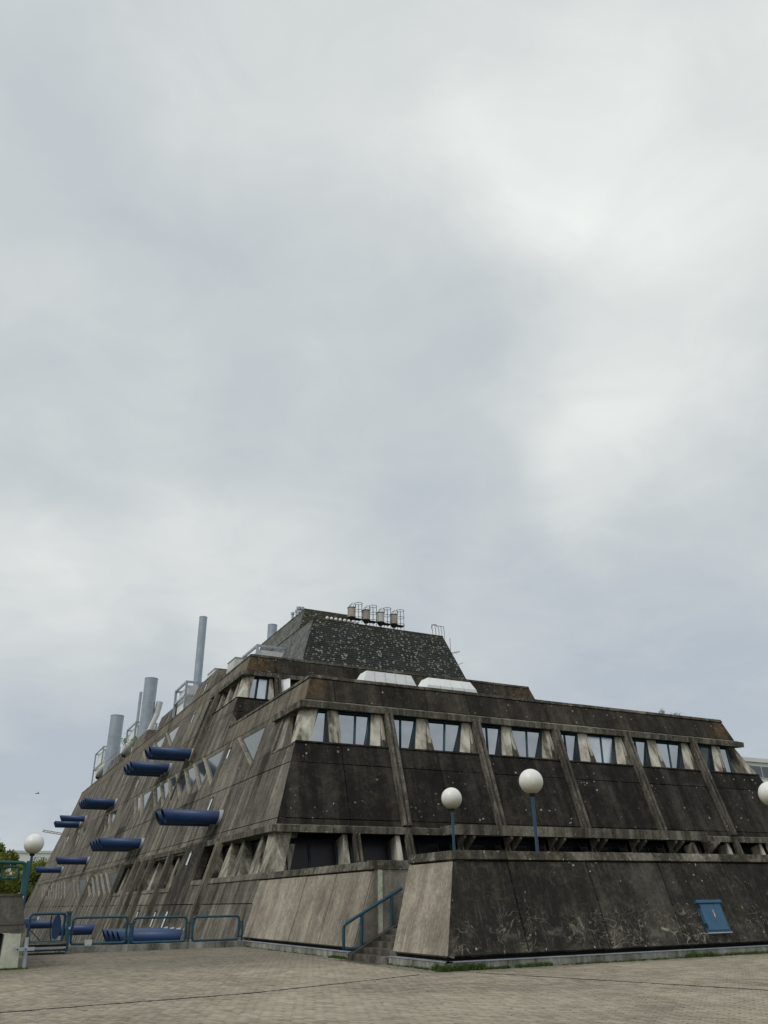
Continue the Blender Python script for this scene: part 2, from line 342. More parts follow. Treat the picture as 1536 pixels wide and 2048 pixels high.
def leaf_mat(name, a, c):
    m, b, p = new_mat(name); P = pos(b)
    f = b.maprange(b.noise(P, 1.1, 4, .6), .35, .65)
    oi = b.noise(P, 14, 2, .5)
    col = b.mix(b.math('MULTIPLY_ADD', oi, .5, b.math('MULTIPLY', f, .5)), a, c)
    b.link(col, p.inputs['Base Color']); p.inputs['Roughness'].default_value = .6
    tr = b.n('ShaderNodeBsdfTranslucent'); b.link(col, tr.inputs[0]); mx = b.n('ShaderNodeMixShader'); mx.inputs[0].default_value = .35
    out = [n for n in m.node_tree.nodes if n.type == 'OUTPUT_MATERIAL'][0]
    b.link(p.outputs[0], mx.inputs[1]); b.link(tr.outputs[0], mx.inputs[2]); b.link(mx.outputs[0], out.inputs[0])
    return m
M['leaf'] = leaf_mat('spring_leaf', (.07, .12, .015), (.30, .34, .05))
M['leaf2'] = leaf_mat('yellow_green_leaf', (.13, .16, .04), (.38, .38, .12))
M['grass'] = leaf_mat('grass_blade', (.025, .07, .008), (.09, .15, .02))

# ------------------------------------------------------------------ object helpers
def ln(o, parent=None):
    C.objects.link(o)
    if parent: o.parent = parent
    return o
def thing(name, label, cat, loc=(0, 0, 0), group=None):
    o = bpy.data.objects.new(name, None); o.location = loc; o.empty_display_size = .3
    o['label'] = label; o['category'] = cat
    if group: o['group'] = group
    return ln(o)
def org(parent):
    v = Vector((0, 0, 0))
    while parent: v = v + parent.location; parent = parent.parent
    return v
def mesh(name, vs, fs, mat, parent=None, label=None, smooth=False, kind=None, fix=True, mats=None, fm=None):
    """vs are world coordinates; the object's origin is its parent's"""
    o0 = org(parent)
    me = bpy.data.meshes.new(name); me.from_pydata([tuple(Vector(v) - o0) for v in vs], [], fs)
    if fix:
        bm = bmesh.new(); bm.from_mesh(me); bmesh.ops.recalc_face_normals(bm, faces=bm.faces); bm.to_mesh(me); bm.free()
    for mm in (mats or [mat]): me.materials.append(mm)
    if fm: me.polygons.foreach_set('material_index', fm)
    if smooth: me.polygons.foreach_set('use_smooth', [True]*len(me.polygons))
    me.update()
    o = bpy.data.objects.new(name, me)
    if label: o['label'] = label
    if kind: o['kind'] = kind
    return ln(o, parent)

class MB:
    def __init__(s): s.v = []; s.f = []
    def add(s, vs, fs):
        n = len(s.v); s.v += [tuple(v) for v in vs]; s.f += [tuple(i+n for i in f) for f in fs]; return s
    def hexa(s, p):        # 8 points: bottom ring 0-3, top ring 4-7
        return s.add(p, [(0, 1, 2, 3), (7, 6, 5, 4), (0, 4, 5, 1), (1, 5, 6, 2), (2, 6, 7, 3), (3, 7, 4, 0)])
    def box(s, a, b):
        x0, y0, z0 = a; x1, y1, z1 = b
        return s.hexa([(x0, y0, z0), (x1, y0, z0), (x1, y1, z0), (x0, y1, z0), (x0, y0, z1), (x1, y0, z1), (x1, y1, z1), (x0, y1, z1)])
    def prism(s, ring0, ring1):
        n = len(ring0)
        fs = [tuple(range(n)), tuple(range(2*n-1, n-1, -1))] + [(i, i+n, (i+1) % n+n, (i+1) % n) for i in range(n)]
        return s.add(list(ring0)+list(ring1), fs)
    def tube(s, pts, r, n=8, r2=None, caps=True):
        pts = [Vector(p) for p in pts]; rings = []
        for i, p in enumerate(pts):
            a = pts[max(i-1, 0)]; c = pts[min(i+1, len(pts)-1)]; d = (c-a).normalized()
            up = Vector((0, 0, 1)) if abs(d.z) < .95 else Vector((1, 0, 0))
            u = d.cross(up).normalized(); w = d.cross(u).normalized()
            rr = r if r2 is None else r+(r2-r)*i/(len(pts)-1)
            rings.append([p+u*math.cos(2*math.pi*k/n)*rr+w*math.sin(2*math.pi*k/n)*rr for k in range(n)])
        vs = [q for rg in rings for q in rg]; fs = []
        for i in range(len(rings)-1):
            for k in range(n):
                fs.append((i*n+k, i*n+(k+1) % n, (i+1)*n+(k+1) % n, (i+1)*n+k))
        if caps: fs += [tuple(range(n)), tuple(range((len(rings)-1)*n, len(rings)*n))]
        return s.add(vs, fs)
    def build(s, name, mat, parent=None, **kw): return mesh(name, s.v, s.f, mat, parent, **kw)

def PL(y, z, d=0.0, x0=11.67): return Vector((x0+K*z, y, z))+NL*d
def PF(x, z, d=0.0, y0=35.95): return Vector((x, y0+K*z, z))+NF*d

X0 = 11.67; Y1 = 35.95; Y2 = 51.5; XR = 51.24; XR2 = 49.84
GROUND_Z = -3.6

# ------------------------------------------------------------------ setting: ground
def structure(o): o['kind'] = 'structure'; return o
gnd = structure(mesh('ground', [(-1500, -1500, GROUND_Z), (1500, -1500, GROUND_Z), (1500, 1500, GROUND_Z), (-1500, 1500, GROUND_Z)], [(0, 1, 2, 3)], M['soil'], fix=False))
plz = thing('plaza', 'plaza', 'plaza'); del plz['label']; del plz['category']; plz['kind'] = 'structure'
# paved deck with a step down behind the railing
mb = MB(); mb.prism([(-60, -40, GROUND_Z-.1), (90, -40, GROUND_Z-.1), (90, 36.12, GROUND_Z-.1), (-60, 36.12, GROUND_Z-.1)],
                    [(-60, -40, -.012), (90, -40, -.012), (90, 36.12, -.012), (-60, 36.12, -.012)])
mb.build('paving_bed', M['joint'], plz)
def pavers():
    az = math.radians(-23); e1 = Vector((math.sin(az), math.cos(az), 0)); e2 = Vector((e1.y, -e1.x, 0))
    L_, B_, g = .24, .12, .010
    R_ = Matrix(((0.8935185, -0.4488160, -0.0137426), (-0.1878841, -0.4014933, 0.8963831), (0.4078286, 0.7983529, 0.4430671)))
    cand = []
    for j in range(-260, 330):
        off = (j % 2)*.5
        for i in range(-20, 190):
            c = e1*((i+off)*L_)+e2*(j*B_)
            x, y = c.x, c.y
            if y < 8.2 or y > 35.9: continue
            if x < -1.5 or x > 31: continue
            if x > 11.55 and y > 19.6: continue
            if x > 11.2 and 25.6 > y > 22.9: continue
            q = R_ @ Vector((x, y, -1.6)); px = 768+1576.2*q.x/q.z; py = 1024-1576.2*q.y/q.z
            if px < -260 or px > 1800 or py > 2150: continue
            vis = -2 < px < 1538 and py < 2046
            cand.append((q.z, vis, x, y))
    cand.sort(key=lambda t: (not t[1], t[0]))
    def ring(x, y, z, l, w): return [Vector((x, y, z))+e1*(sx*l)+e2*(sy*w) for sx, sy in ((-1, -1), (1, -1), (1, 1), (-1, 1))]
    def geo(x, y, dz, tx, ty):
        b0 = ring(x, y, -.011, L_/2-g, B_/2-g); m_ = ring(x, y, dz-.004, L_/2-g, B_/2-g); t_ = ring(x, y, dz, L_/2-g-.006, B_/2-g-.006)
        for r_, s_ in ((m_, 0), (t_, 1)):
            for k, v in enumerate(r_): v.z += tx*(1 if k in (1, 2) else -1)+ty*(1 if k > 1 else -1)
        vs = b0+m_+t_; fs = [(8, 9, 10, 11)]
        for a in (0, 4):
            for k in range(4): fs.append((a+k, a+(k+1) % 4, a+4+(k+1) % 4, a+4+k))
        return vs, fs
    rnd = random.Random(3)
    protos = []
    for k in range(6):
        vs, fs = geo(0, 0, .001+rnd.uniform(-.003, .003), rnd.uniform(-.0018, .0018), rnd.uniform(-.0018, .0018))
        me = bpy.data.meshes.new('paver'); me.from_pydata([tuple(v) for v in vs], [], fs); me.materials.append(M['paver']); me.update(); protos.append(me)
    for t, (_, _, x, y) in enumerate(cand[:300]):
        o = bpy.data.objects.new('paver', protos[t % 6]); o.location = (x, y, 0); ln(o, plz)
    V = []; F = []
    for (_, _, x, y) in cand[300:]:
        vs, fs = geo(x, y, .001+rnd.uniform(-.003, .003), rnd.uniform(-.0018, .0018), rnd.uniform(-.0018, .0018))
        n = len(V); V += [tuple(v) for v in vs]; F += [tuple(i+n for i in f) for f in fs]
    mesh('pavers', V, F, M['paver'], plz, kind='stuff', fix=False)
pavers()
def strip(name, pts, w, z, h, mat, parent):
    mb = MB()
    for a, c in zip(pts[:-1], pts[1:]):
        a = Vector((*a, 0)); c = Vector((*c, 0)); d = (c-a).normalized(); nrm = Vector((-d.y, d.x, 0))*w/2
        mb.prism([a+nrm+Vector((0, 0, z-h)), a-nrm+Vector((0, 0, z-h)), c-nrm+Vector((0, 0, z-h)), c+nrm+Vector((0, 0, z-h))],
                 [a+nrm+Vector((0, 0, z)), a-nrm+Vector((0, 0, z)), c-nrm+Vector((0, 0, z)), c+nrm+Vector((0, 0, z))])
    return mb.build(name, mat, parent)
strip('drain_slot', [(-1.5, 16.6), (1.22, 16.96), (5.8, 17.53), (9.15, 18.72), (10.61, 19.29)], .045, .009, .012, M['iron'], plz)
strip('drain_slot', [(12.0, 18.9), (12.42, 17.73), (14.2, 12.21), (14.9, 10)], .045, .009, .012, M['iron'], plz)
# kerb under the railing
mb = MB()
xk = 4.5
while xk < 11.3:
    x2 = min(xk+1.16, 11.42); MB().box((xk+.008, 35.86, -.01), (x2-.008, 36.2, .225)).build('kerb_stone', M['plinth'], plz); xk += 1.16

# ------------------------------------------------------------------ panel machinery
def band(parent, P, edge0, edge1, cols, z0, z1, ops, mat, t=.42, g=.022, name='wall_panel', fin_mat=None, d0=0.0, matfn=None):
    """panels between the joints of one storey, cut round the openings. ops: ('tri',u0,w,zb,zt) / ('rect',a,b,zb,zt)"""
    def rng(o): return (o[1], o[1]+o[2]) if o[0] == 'tri' else (o[1], o[2])
    def hb(u, side):
        best = None
        for o in ops:
            a, c = rng(o)
            if (a-1e-6 <= u < c-1e-6) if side > 0 else (a+1e-6 < u <= c+1e-6):
                zb, zt = o[3], o[4]
                v = zb+(u-a)/(c-a)*(zt-zb) if o[0] == 'tri' else zb
                best = v if best is None else min(best, v)
        return z1-g if best is None else best
    for ci, (ua, ub) in enumerate(zip(cols[:-1], cols[1:])):
        first = ci == 0; last = ci == len(cols)-2
        a = ua+g; c = ub-g
        bps = sorted({a, c}|{q for o in ops for q in rng(o) if a < q < c})
        top = []
        for p0, p1 in reversed(list(zip(bps[:-1], bps[1:]))):
            top += [(p1, hb(p1, -1)), (p0, hb(p0, 1))]
        poly = [(a, z0+g), (c, z0+g)]+top
        out = []
        for q in poly:
            if not out or abs(q[0]-out[-1][0])+abs(q[1]-out[-1][1]) > 1e-4: out.append(q)
        def mp(q, d):
            u, z = q
            if first and abs(u-a) < 1e-6 and edge0: u = edge0(z)
            if last and abs(u-c) < 1e-6 and edge1: u = edge1(z)
            return P(u, z, d)
        dd = d0+random.uniform(-.012, .012)
        mt = matfn(ua, z0) if matfn else mat
        MB().prism([mp(q, dd) for q in out], [mp(q, dd-t) for q in out]).build(name, mt, parent)
        # piece over the opening
        iv = []
        for o in ops:
            lo, hi = max(rng(o)[0], a), min(rng(o)[1], c)
            if hi-lo > .03 and z1-g-o[4] > .03: iv.append([lo, hi, o[4]])
        iv.sort(); mg = []
        for i_ in iv:
            if mg and i_[0] <= mg[-1][1]+1e-6: mg[-1][1] = max(mg[-1][1], i_[1])
            else: mg.append(i_)
        for lo, hi, zt in mg:
            q = [(lo, zt), (hi, zt), (hi, z1-g), (lo, z1-g)]
            MB().prism([mp(v, dd) for v in q], [mp(v, dd-t) for v in q]).build('lintel', mt, parent)

def tri_windows(parent, starts, w, zb, zt, depth=.15, gm='glass_side'):
    st = sorted(starts); done = 0
    for s in st:      # concrete head; its splay and pale colour make the soffit look lit
        a, c = max(s, done), s+w
        if c-a > .05:
            MB().prism([PL(a, zt, -.005), PL(a, zt-.17, -depth+.02), PL(a, zt, -depth+.02)], [PL(c, zt, -.005), PL(c, zt-.17, -depth+.02), PL(c, zt, -depth+.02)]).build('window_head', M['fin'], parent)
        done = max(done, c)
    for i, s in enumerate(st):
        prev = st[i-1] if i and st[i-1]+w > s else None
        if prev is None: poly = [(s, zb), (s, zt), (s+w, zt)]
        else:
            zi = zb+(s-prev)/w*(zt-zb); poly = [(s, zb), (s, zi), (prev+w, zt), (s+w, zt)]
        f = MB(); bw = .07
        n = len(poly)
        for a, c in zip(poly, poly[1:]+poly[:1]):
            A0 = PL(*a, -depth+.02); C0 = PL(*c, -depth+.02); f.tube([A0, C0], .022, 4)
        fo = f.build('window', M['frame'], parent)
        MB().prism([PL(*q, -depth) for q in poly], [PL(*q, -depth-.02) for q in poly]).build('pane', M[gm], fo)
        # slanting concrete fin on the far side of the triangle
        bw = .13; L_ = math.hypot(w, zt-zb); nx, nz = -(zt-zb)/L_, w/L_
        b2 = bw*1.2
        q = [(s, zb), (s+w, zt), (s+w-bw*L_/(zt-zb), zt), (s, zb+bw*L_/w)]; q2 = [(s, zb), (s+w, zt), (s+w-b2*L_/(zt-zb), zt), (s, zb+b2*L_/w)]
        MB().prism([PL(*v, .015) for v in q], [PL(*v, -depth-.02) for v in q2]).build('window_fin', M['fin'], parent)

def rib(parent, P, u, z0, z1, mat, w=.46, h=.30, y0=None):
    hw = w/2; g = w*.16; gd = h*.42
    prof = [(-hw, -.05), (-hw, h), (-g, h), (-g*.8, h-gd), (g*.8, h-gd), (g, h), (hw, h), (hw, -.05)]
    MB().prism([P(u+a, z0, d) for a, d in prof], [P(u+a, z1, d) for a, d in prof]).build('rib', mat, parent)

def lean_box(P, ua0, ub0, ua1, ub1, z0, z1, d0a, d0b, d1a=None, d1b=None):
    """box between z0 and z1; outer/inner offsets at foot (d0a,d0b) and head (d1a,d1b)"""
    d1a = d0a if d1a is None else d1a; d1b = d0b if d1b is None else d1b
    return MB().hexa([P(ua0, z0, d0a), P(ub0, z0, d0a), P(ub0, z0, d0b), P(ua0, z0, d0b), P(ua1, z1, d1a), P(ub1, z1, d1a), P(ub1, z1, d1b), P(ua1, z1, d1b)])

# ------------------------------------------------------------------ the laboratory
lab = thing('laboratory_building', 'huge dark stepped concrete building with leaning walls, ribbon windows and blue pipes', 'building', (12, 36, 0))
# inner body, deeper where the window bands run
def frustum(x0, y0, x1, z0, z1, ins, yend=None, mat='core', name='inner_wall'):
    def ring(z): 
        ye = (157-.5*z if yend is None else yend)-ins
        return [(X0+K*z+ins, y0+K*z+ins, z), (x1-K*z-ins, y0+K*z+ins, z), (x1-K*z-ins, ye, z), (X0+K*z+ins, ye, z)]
    MB().prism(ring(z0), ring(z1)).build(name, M[mat], lab)
frustum(0, Y1, XR, GROUND_Z-.2, 1.6, .50)
frustum(0, Y1, XR, 1.601, 2.2, .50)
frustum(0, Y1, XR, 2.201, 5.0, 1.35)
frustum(0, Y1, XR, 5.001, 8.8, .50)
frustum(0, Y1, XR, 8.801, 11.15, 1.5)
frustum(0, Y1, XR, 11.151, 12.35, .50, mat='core')
frustum(0, Y2, XR2, 12.351, 15.0, .50)
frustum(0, Y2, XR2, 15.001, 17.2, 1.5)
frustum(0, Y2, XR2, 17.201, 18.5, .50)
# roofs
MB().box((16.4, 40.4, 12.352), (46.7, 57.0, 12.40)).build('roof', M['roof'], lab)
MB().box((18.3, 58.2, 18.502), (43.5, 146, 18.55)).build('roof', M['roof'], lab)

g = .022
fcols = [11.67, 17.1, 20.0, 22.88, 25.75, 28.6, 31.5, 34.35, 37.25, 40.5, 43.1, XR]
eL = lambda z: X0+K*z+.012
eR = lambda z: XR-K*z-.012
# front face of the lower storeys
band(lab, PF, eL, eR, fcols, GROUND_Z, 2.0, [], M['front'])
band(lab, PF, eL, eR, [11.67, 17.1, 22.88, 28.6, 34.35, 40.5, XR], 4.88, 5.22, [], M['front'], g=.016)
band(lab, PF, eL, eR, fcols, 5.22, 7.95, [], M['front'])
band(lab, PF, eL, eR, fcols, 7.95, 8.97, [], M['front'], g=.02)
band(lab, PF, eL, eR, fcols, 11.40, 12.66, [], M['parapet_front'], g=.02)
band(lab, PF, eL, eR, fcols, 12.67, 12.86, [], M['cap'], t=.55, g=.006, name='parapet_cap', d0=.05)
# sill boards
lean_box(PF, 11.67+K*8.97, XR-K*8.97, 11.67+K*9.03, XR-K*9.03, 8.972, 9.05, .05, -1.2).build('sill', M['front'], lab)
# left face
def lcols(y0, y1):
    G = [45.65+2.87*i for i in range(-3, 45)]
    return [y0]+[q for q in G if y0+.7 < q < y1-.7]+[y1]
fl = lambda z: Y1+K*z+.012
f2 = lambda z: Y2+K*z+.012
fe = lambda z: 157-.5*z
NEAR = 103.05
def left_band(ystart, edge, z0, z1, ops, mat=None, g=.022, name='wall_panel', t=.42, d0=0, matfn=None):
    cn = lcols(ystart, NEAR)
    band(lab, PL, edge, None, cn, z0, z1, [o for o in ops], mat or M['left'], g=g, name=name, t=t, d0=d0, matfn=matfn)
    cf = [NEAR+2.87*2*i for i in range(0, 9)]+[157]
    band(lab, PL, None, fe, cf, z0, z1, [o for o in ops], mat or M['left'], g=g, name=name, t=t, d0=d0)
rowA = [45.65]+[54.25+2.87*i for i in range(7)]+[80.09, 77.22, 94.44, 97.3, 117.4, 120.3, 135.0]
rowB = [77.22, 82.96, 85.83, 88.7]
rowC = [75.7+2.87*i for i in range(5)]+[94.9, 97.8]+[106.4+2.87*i for i in range(10)]
opA = [('tri', s, 5.9, 8.65, 11.33) for s in rowA]+[('rect', 38.0, 42.3, 8.95, 10.9)]
opB = [('tri', s, 6.6, 14.9, 17.40) for s in rowB]+[('rect', 56.0, 63.2, 15.15, 17.0)]
opC = [('tri', s, 8.4, 2.28, 4.40) for s in rowC]
low_ops = opC+[('rect', 36.0, 49.4, 2.8, 4.60), ('rect', 54.3, 74.4, 2.5, 4.45)]
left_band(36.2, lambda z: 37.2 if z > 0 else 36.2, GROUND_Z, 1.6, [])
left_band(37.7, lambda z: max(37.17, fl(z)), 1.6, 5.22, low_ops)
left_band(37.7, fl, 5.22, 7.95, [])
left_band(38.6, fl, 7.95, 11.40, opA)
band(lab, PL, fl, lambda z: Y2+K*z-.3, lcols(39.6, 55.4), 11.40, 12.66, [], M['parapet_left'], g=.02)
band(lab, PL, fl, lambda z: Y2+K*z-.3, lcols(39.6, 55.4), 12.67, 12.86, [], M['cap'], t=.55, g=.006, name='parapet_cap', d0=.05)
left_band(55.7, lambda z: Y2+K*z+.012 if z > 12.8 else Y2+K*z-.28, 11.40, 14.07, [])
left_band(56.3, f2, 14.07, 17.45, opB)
left_band(57.2, f2, 17.45, 18.66, [], M['parapet_left'])
left_band(57.5, f2, 18.67, 18.87, [], M['cap'], g=.006, name='parapet_cap', t=.5, d0=.03)
tri_windows(lab, rowA, 5.9, 8.65, 11.33)
tri_windows(lab, rowB, 6.6, 14.9, 17.40)
tri_windows(lab, rowC, 8.4, 2.28, 4.40, gm='glass_dark')
# second tier, front face
PF2 = lambda x, z, d=0: PF(x, z, d, Y2)
e2R = lambda z: XR2-K*z-.012
c2 = [16.0, 19.6, 22.5, 25.4, 28.2, 31.1, 34.0, 36.9, 39.7, XR2]
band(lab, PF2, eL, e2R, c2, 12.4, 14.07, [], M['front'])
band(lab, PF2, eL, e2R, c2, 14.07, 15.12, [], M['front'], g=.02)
band(lab, PF2, eL, e2R, c2, 17.45, 18.66, [], M['parapet_front'], g=.02)
band(lab, PF2, eL, e2R, c2, 18.67, 18.87, [], M['cap'], g=.006, name='parapet_cap', t=.5, d0=.04)

# ledges: short stones butted end to end, wrapping the corner
def ledge_front(y0, xa, xb, za, zb, zw, p, corner0, step=2.87, xr=None):
    """za tip top, zb tip bottom, zw wall height, p projection"""
    xs = [xa]; q = xa+step*1.0
    while q < xb-.5: xs.append(q); q += step
    xs.append(xb)
    for i, (a, c) in enumerate(zip(xs[:-1], xs[1:])):
        a0, c0 = a+.012, c-.012
        def sec(x, k):
            # k: -1 mitre at the left corner, +1 at the right corner
            yw = y0+K*zw; yt = y0+K*za-p
            xl = lambda off: x-off if k < 0 else x+off if k > 0 else x
            return [(xl(0), yw+.3, zw), (xl(p*.0), yw-.01, zw), (xl(p), yt, za), (xl(p), yt+.03, zb), (xl(0), yw+.55, zb+.02)]
        k0 = -1 if (i == 0 and corner0) else 0; k1 = 1 if (i == len(xs)-2 and xr) else 0
        MB().prism(sec(a0, k0), sec(c0, k1)).build('ledge', M['ledge'], lab)
def ledge_left(ya, yb, za, zb, zw, p, corner, step=2.87):
    ys = [ya]; q = ya+step
    while q < yb-.5: ys.append(q); q += step
    ys.append(yb)
    for i, (a, c) in enumerate(zip(ys[:-1], ys[1:])):
        a0, c0 = a+.012, c-.012
        def sec(y, k):
            xw = X0+K*zw; xt = X0+K*za-p; yy = lambda off: y-off if k else y
            return [(xw+.3, yy(0), zw), (xw-.01, yy(0), zw), (xt, yy(p), za), (xt+.03, yy(p), zb), (xw+.55, yy(0), zb+.02)]
        MB().prism(sec(a0, corner and i == 0), sec(c0, False)).build('ledge', M['ledge'], lab)
ledge_front(Y1, X0+K*11.3, XR-K*11.3, 11.22, 10.90, 11.38, .36, True, xr=True)
ledge_left(Y1+K*11.3, 43.8, 11.22, 10.90, 11.38, .36, True, step=4.3)
ledge_front(Y1, X0+K*4.8, 22.1, 4.88, 4.58, 4.93, .26, True)
ledge_front(Y1, 39.85, XR-K*4.8, 4.88, 4.58, 4.93, .26, False, xr=True)
ledge_left(Y1+K*4.8, 49.5, 4.88, 4.60, 4.95, .24, True, step=3.6)
ledge_left(54.1, 75.4, 4.84, 4.58, 4.93, .24, False, step=3.6)
ledge_left(76.0, 150, 4.84, 4.62, 4.93, .12, False, step=5.8)
ledge_front(Y2, X0+K*17.3, XR2-K*17.3, 17.32, 17.02, 17.43, .36, True, xr=True)
ledge_left(Y2+K*17.3, 65.7, 17.32, 17.02, 17.43, .36, True, step=4.3)
lean_box(PL, 36.9, 49.4, 36.9, 49.4, 2.56, 2.80, .06, -.5).build('sill', M['rib_left'], lab)
lean_box(PL, 54.3, 74.4, 54.3, 74.4, 2.30, 2.50, .05, -.5).build('sill', M['rib_left'], lab)
lean_box(PL, 39.0, 42.3, 39.1, 42.3, 8.85, 8.97, .04, -1.2).build('sill', M['rib'], lab)
MB().prism([(X0+K*15+.1, Y2+K*15+.1, 15.10), (44.9, Y2+K*15+.1, 15.10), (44.9, 58.2, 15.10), (X0+K*15+1.5, 58.2, 15.1), (X0+K*15+1.5, 63.2, 15.1), (X0+K*15+.1, 63.2, 15.10)],
           [(X0+K*15-.02, Y2+K*15-.02, 15.2), (45.0, Y2+K*15-.02, 15.2), (45, 58.2, 15.2), (X0+K*15+1.5, 58.2, 15.2), (X0+K*15+1.5, 63.2, 15.2), (X0+K*15-.02, 63.2, 15.2)]).build('sill', M['front'], lab)

# ribs
RX = [20.13, 25.87, 31.62, 37.35, 43.12]
for x in RX: rib(lab, PF, x, 4.93, 10.90, M['rib'])
for i in range(11):
    x = 17.26+2.87*i
    if x > 48: break
    rib(lab, PF, x, 1.9, 4.57, M['rib'], w=.34, h=.22)
    if 1 < i < 8: continue
    lean_box(PF, x-.72, x-.38, x-.62, x-.38, 1.9, 4.57, -.1, -.9).build('pier', M['pier'], lab)
for y in (45.9, 57.2, 62.95, 65.9, 68.7, 74.5): rib(lab, PL, y, GROUND_Z, 4.58, M['rib_left'])
rib(lab, PL, 63.4, 11.5, 17.0, M['rib_left'], w=.5)
rib(lab, PL, 66.3, 5.3, 17.3, M['left'], w=.35, h=.08)
for y in rowC: rib(lab, PL, y+.1, GROUND_Z, 2.24, M['fin'], w=.26, h=.05)
for y in (91.5, 129): rib(lab, PL, y, GROUND_Z, 4.7, M['rib_left'], w=.3, h=.2)
for x in (19.65, 25.4, 31.15, 36.9, 42.6): rib(lab, PF2, x, 12.5, 17.0, M['rib'])

# windows in the front face ------------------------------------------------
def fwin(P, a0, b0, a1, b1, z0, z1, mull=(.5,), da=-.50, db=-.18, gm='glass', lbl=None):
    """a,b left and right at foot (0) and head (1)"""
    f = MB(); t = .045
    def Q(s, v, off=0.0):
        u0 = a0+(b0-a0)*s; u1 = a1+(b1-a1)*s; z = z0+(z1-z0)*v
        return P(u0+(u1-u0)*v, z, da+(db-da)*v+off)
    def bar(s0, v0, s1, v1, w=t):
        f.tube([Q(s0, v0, .03), Q(s1, v1, .03)], w, 4)
    bar(0, 0, 0, 1); bar(1, 0, 1, 1, .06); bar(0, 0, 1, 0); bar(0, 1, 1, 1, .07)
    for m_ in mull: bar(m_, 0, m_, 1, .06)
    o = f.build('window', M['frame_dark' if gm == 'glass_dark' else 'frame'], lab, label=lbl)
    ss = [0]+list(mull)+[1]
    for s0, s1 in zip(ss[:-1], ss[1:]):
        q = [Q(s0, 0), Q(s1, 0), Q(s1, 1), Q(s0, 1)]; q2 = [Q(s0, 0, -.02), Q(s1, 0, -.02), Q(s1, 1, -.02), Q(s0, 1, -.02)]
        MB().prism(q, q2).build('pane', M[gm], o)
    return o
def fpier(P, l0, r0, l1, r1, z0, z1, dep0=.58, dep1=.22, mat='pier', fold=.12):
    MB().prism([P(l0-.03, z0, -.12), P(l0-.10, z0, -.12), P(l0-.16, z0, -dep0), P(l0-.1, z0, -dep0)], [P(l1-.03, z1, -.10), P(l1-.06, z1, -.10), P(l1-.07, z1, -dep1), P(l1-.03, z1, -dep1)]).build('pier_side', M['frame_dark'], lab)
    # head narrower than foot; the front is folded so that two facets catch the light differently
    m0 = l0+(r0-l0)*.62; m1 = l1+(r1-l1)*.5
    b0 = [P(l0, z0, -.07), P(m0, z0, fold-.07), P(r0, z0, -.07), P(r0, z0, -dep0-.5), P(l0-.10, z0, -dep0-.5)]
    b1 = [P(l1, z1, -.09), P(m1, z1, -.07), P(r1, z1, -.09), P(r1, z1, -dep1-.5), P(l1-.02, z1, -dep1-.5)]
    if dep0 == .58 and fold > .1:
        def F(s, v):      # point on the right-hand facet, a little proud
            z = z0+(z1-z0)*v; ua = m0+(m1-m0)*v; ub = r0+(r1-r0)*v; da = (fold-.07)*(1-v)-.07*v; db = -.07*(1-v)-.09*v
            return ua+(ub-ua)*s, z, da+(db-da)*s
        q = [F(-.25, .0), F(1.0, .0), F(.9, .35), F(.42, .82), F(.2, .55)]
        MB().prism([P(u, z, d+.014) for u, z, d in q], [P(u, z, d-.03) for u, z, d in q]).build('pier_foot', M['rib'], lab)
    return MB().prism(b0, b1).build('pier', M[mat], lab)
for i, x0 in enumerate(RX):
    x1 = RX[i+1] if i < 4 else None
    fwin(PF, x0+.24, x0+1.40, x0+.24, x0+1.86, 9.05, 10.88, (.42,), gm='glass_side' if i == 4 else 'glass')  # right-end bay: darker glass colour stands in for a darker reflection
    if x1:
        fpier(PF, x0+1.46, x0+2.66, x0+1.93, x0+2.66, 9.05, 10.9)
        fwin(PF, x0+2.68, x0+4.25, x0+2.68, x0+4.86, 9.05, 10.88, (.52,), gm='glass_pale' if i == 2 else 'glass')
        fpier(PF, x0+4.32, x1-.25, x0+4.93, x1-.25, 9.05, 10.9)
        if i == 1:    # a cream blind behind part of one window
            pass
    else:
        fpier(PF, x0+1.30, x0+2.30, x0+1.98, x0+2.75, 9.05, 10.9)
        fwin(PF, x0+2.32, x0+3.30, x0+2.78, x0+3.45, 9.05, 10.88, ())
# corner bay at the left end
fwin(PF, 15.42, 16.45, 16.08, 16.55, 9.05, 10.88, ())
fwin(PF, 17.22, 18.75, 17.22, 19.10, 9.05, 10.88, (.56,))
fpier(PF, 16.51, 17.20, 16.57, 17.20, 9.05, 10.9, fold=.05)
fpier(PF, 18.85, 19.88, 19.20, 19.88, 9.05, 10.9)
def corner_pier(zz0, zz1, y0, w, mat='pier', right=False, notch=.16):
    def ring(z, n):
        cx = (XR-K*z) if right else (X0+K*z); cy = y0+K*z; s = -1 if right else 1
        c = .08
        return [(cx+s*(c+n), cy+c+n, z), (cx+s*w, cy+c-.02, z), (cx+s*w, cy+1.5, z), (cx+s*1.5, cy+1.5, z), (cx+s*1.5, cy+w, z), (cx+s*(c-.02), cy+w, z)]
    r0 = ring(zz0, -.03); r1 = ring(zz1, notch)
    MB().prism(r0, r1).build('corner_pier', M[mat], lab)
corner_pier(9.05, 10.92, Y1, .86); corner_pier(9.05, 10.92, Y1, .80, right=True)
corner_pier(2.0, 4.6, Y1, .90, mat='pier_dim'); corner_pier(15.2, 17.05, Y2, .80); corner_pier(2.0, 4.6, Y1, .9, right=True)
# left face beside the corner: dark glass and one pier
MB().prism([PL(39.6, 9.0, -.62), PL(41.6, 9.0, -.62), PL(41.9, 10.9, -.3), PL(40.3, 10.9, -.3)],
           [PL(39.6, 9.0, -.66), PL(41.6, 9.0, -.66), PL(41.9, 10.9, -.34), PL(40.3, 10.9, -.34)]).build('pane', M['glass_dark'], lab)
lean_box(PL, 41.1, 42.2, 41.6, 42.3, 9.0, 10.9, -.1, -.9).build('pier', M['stairwall'], lab)
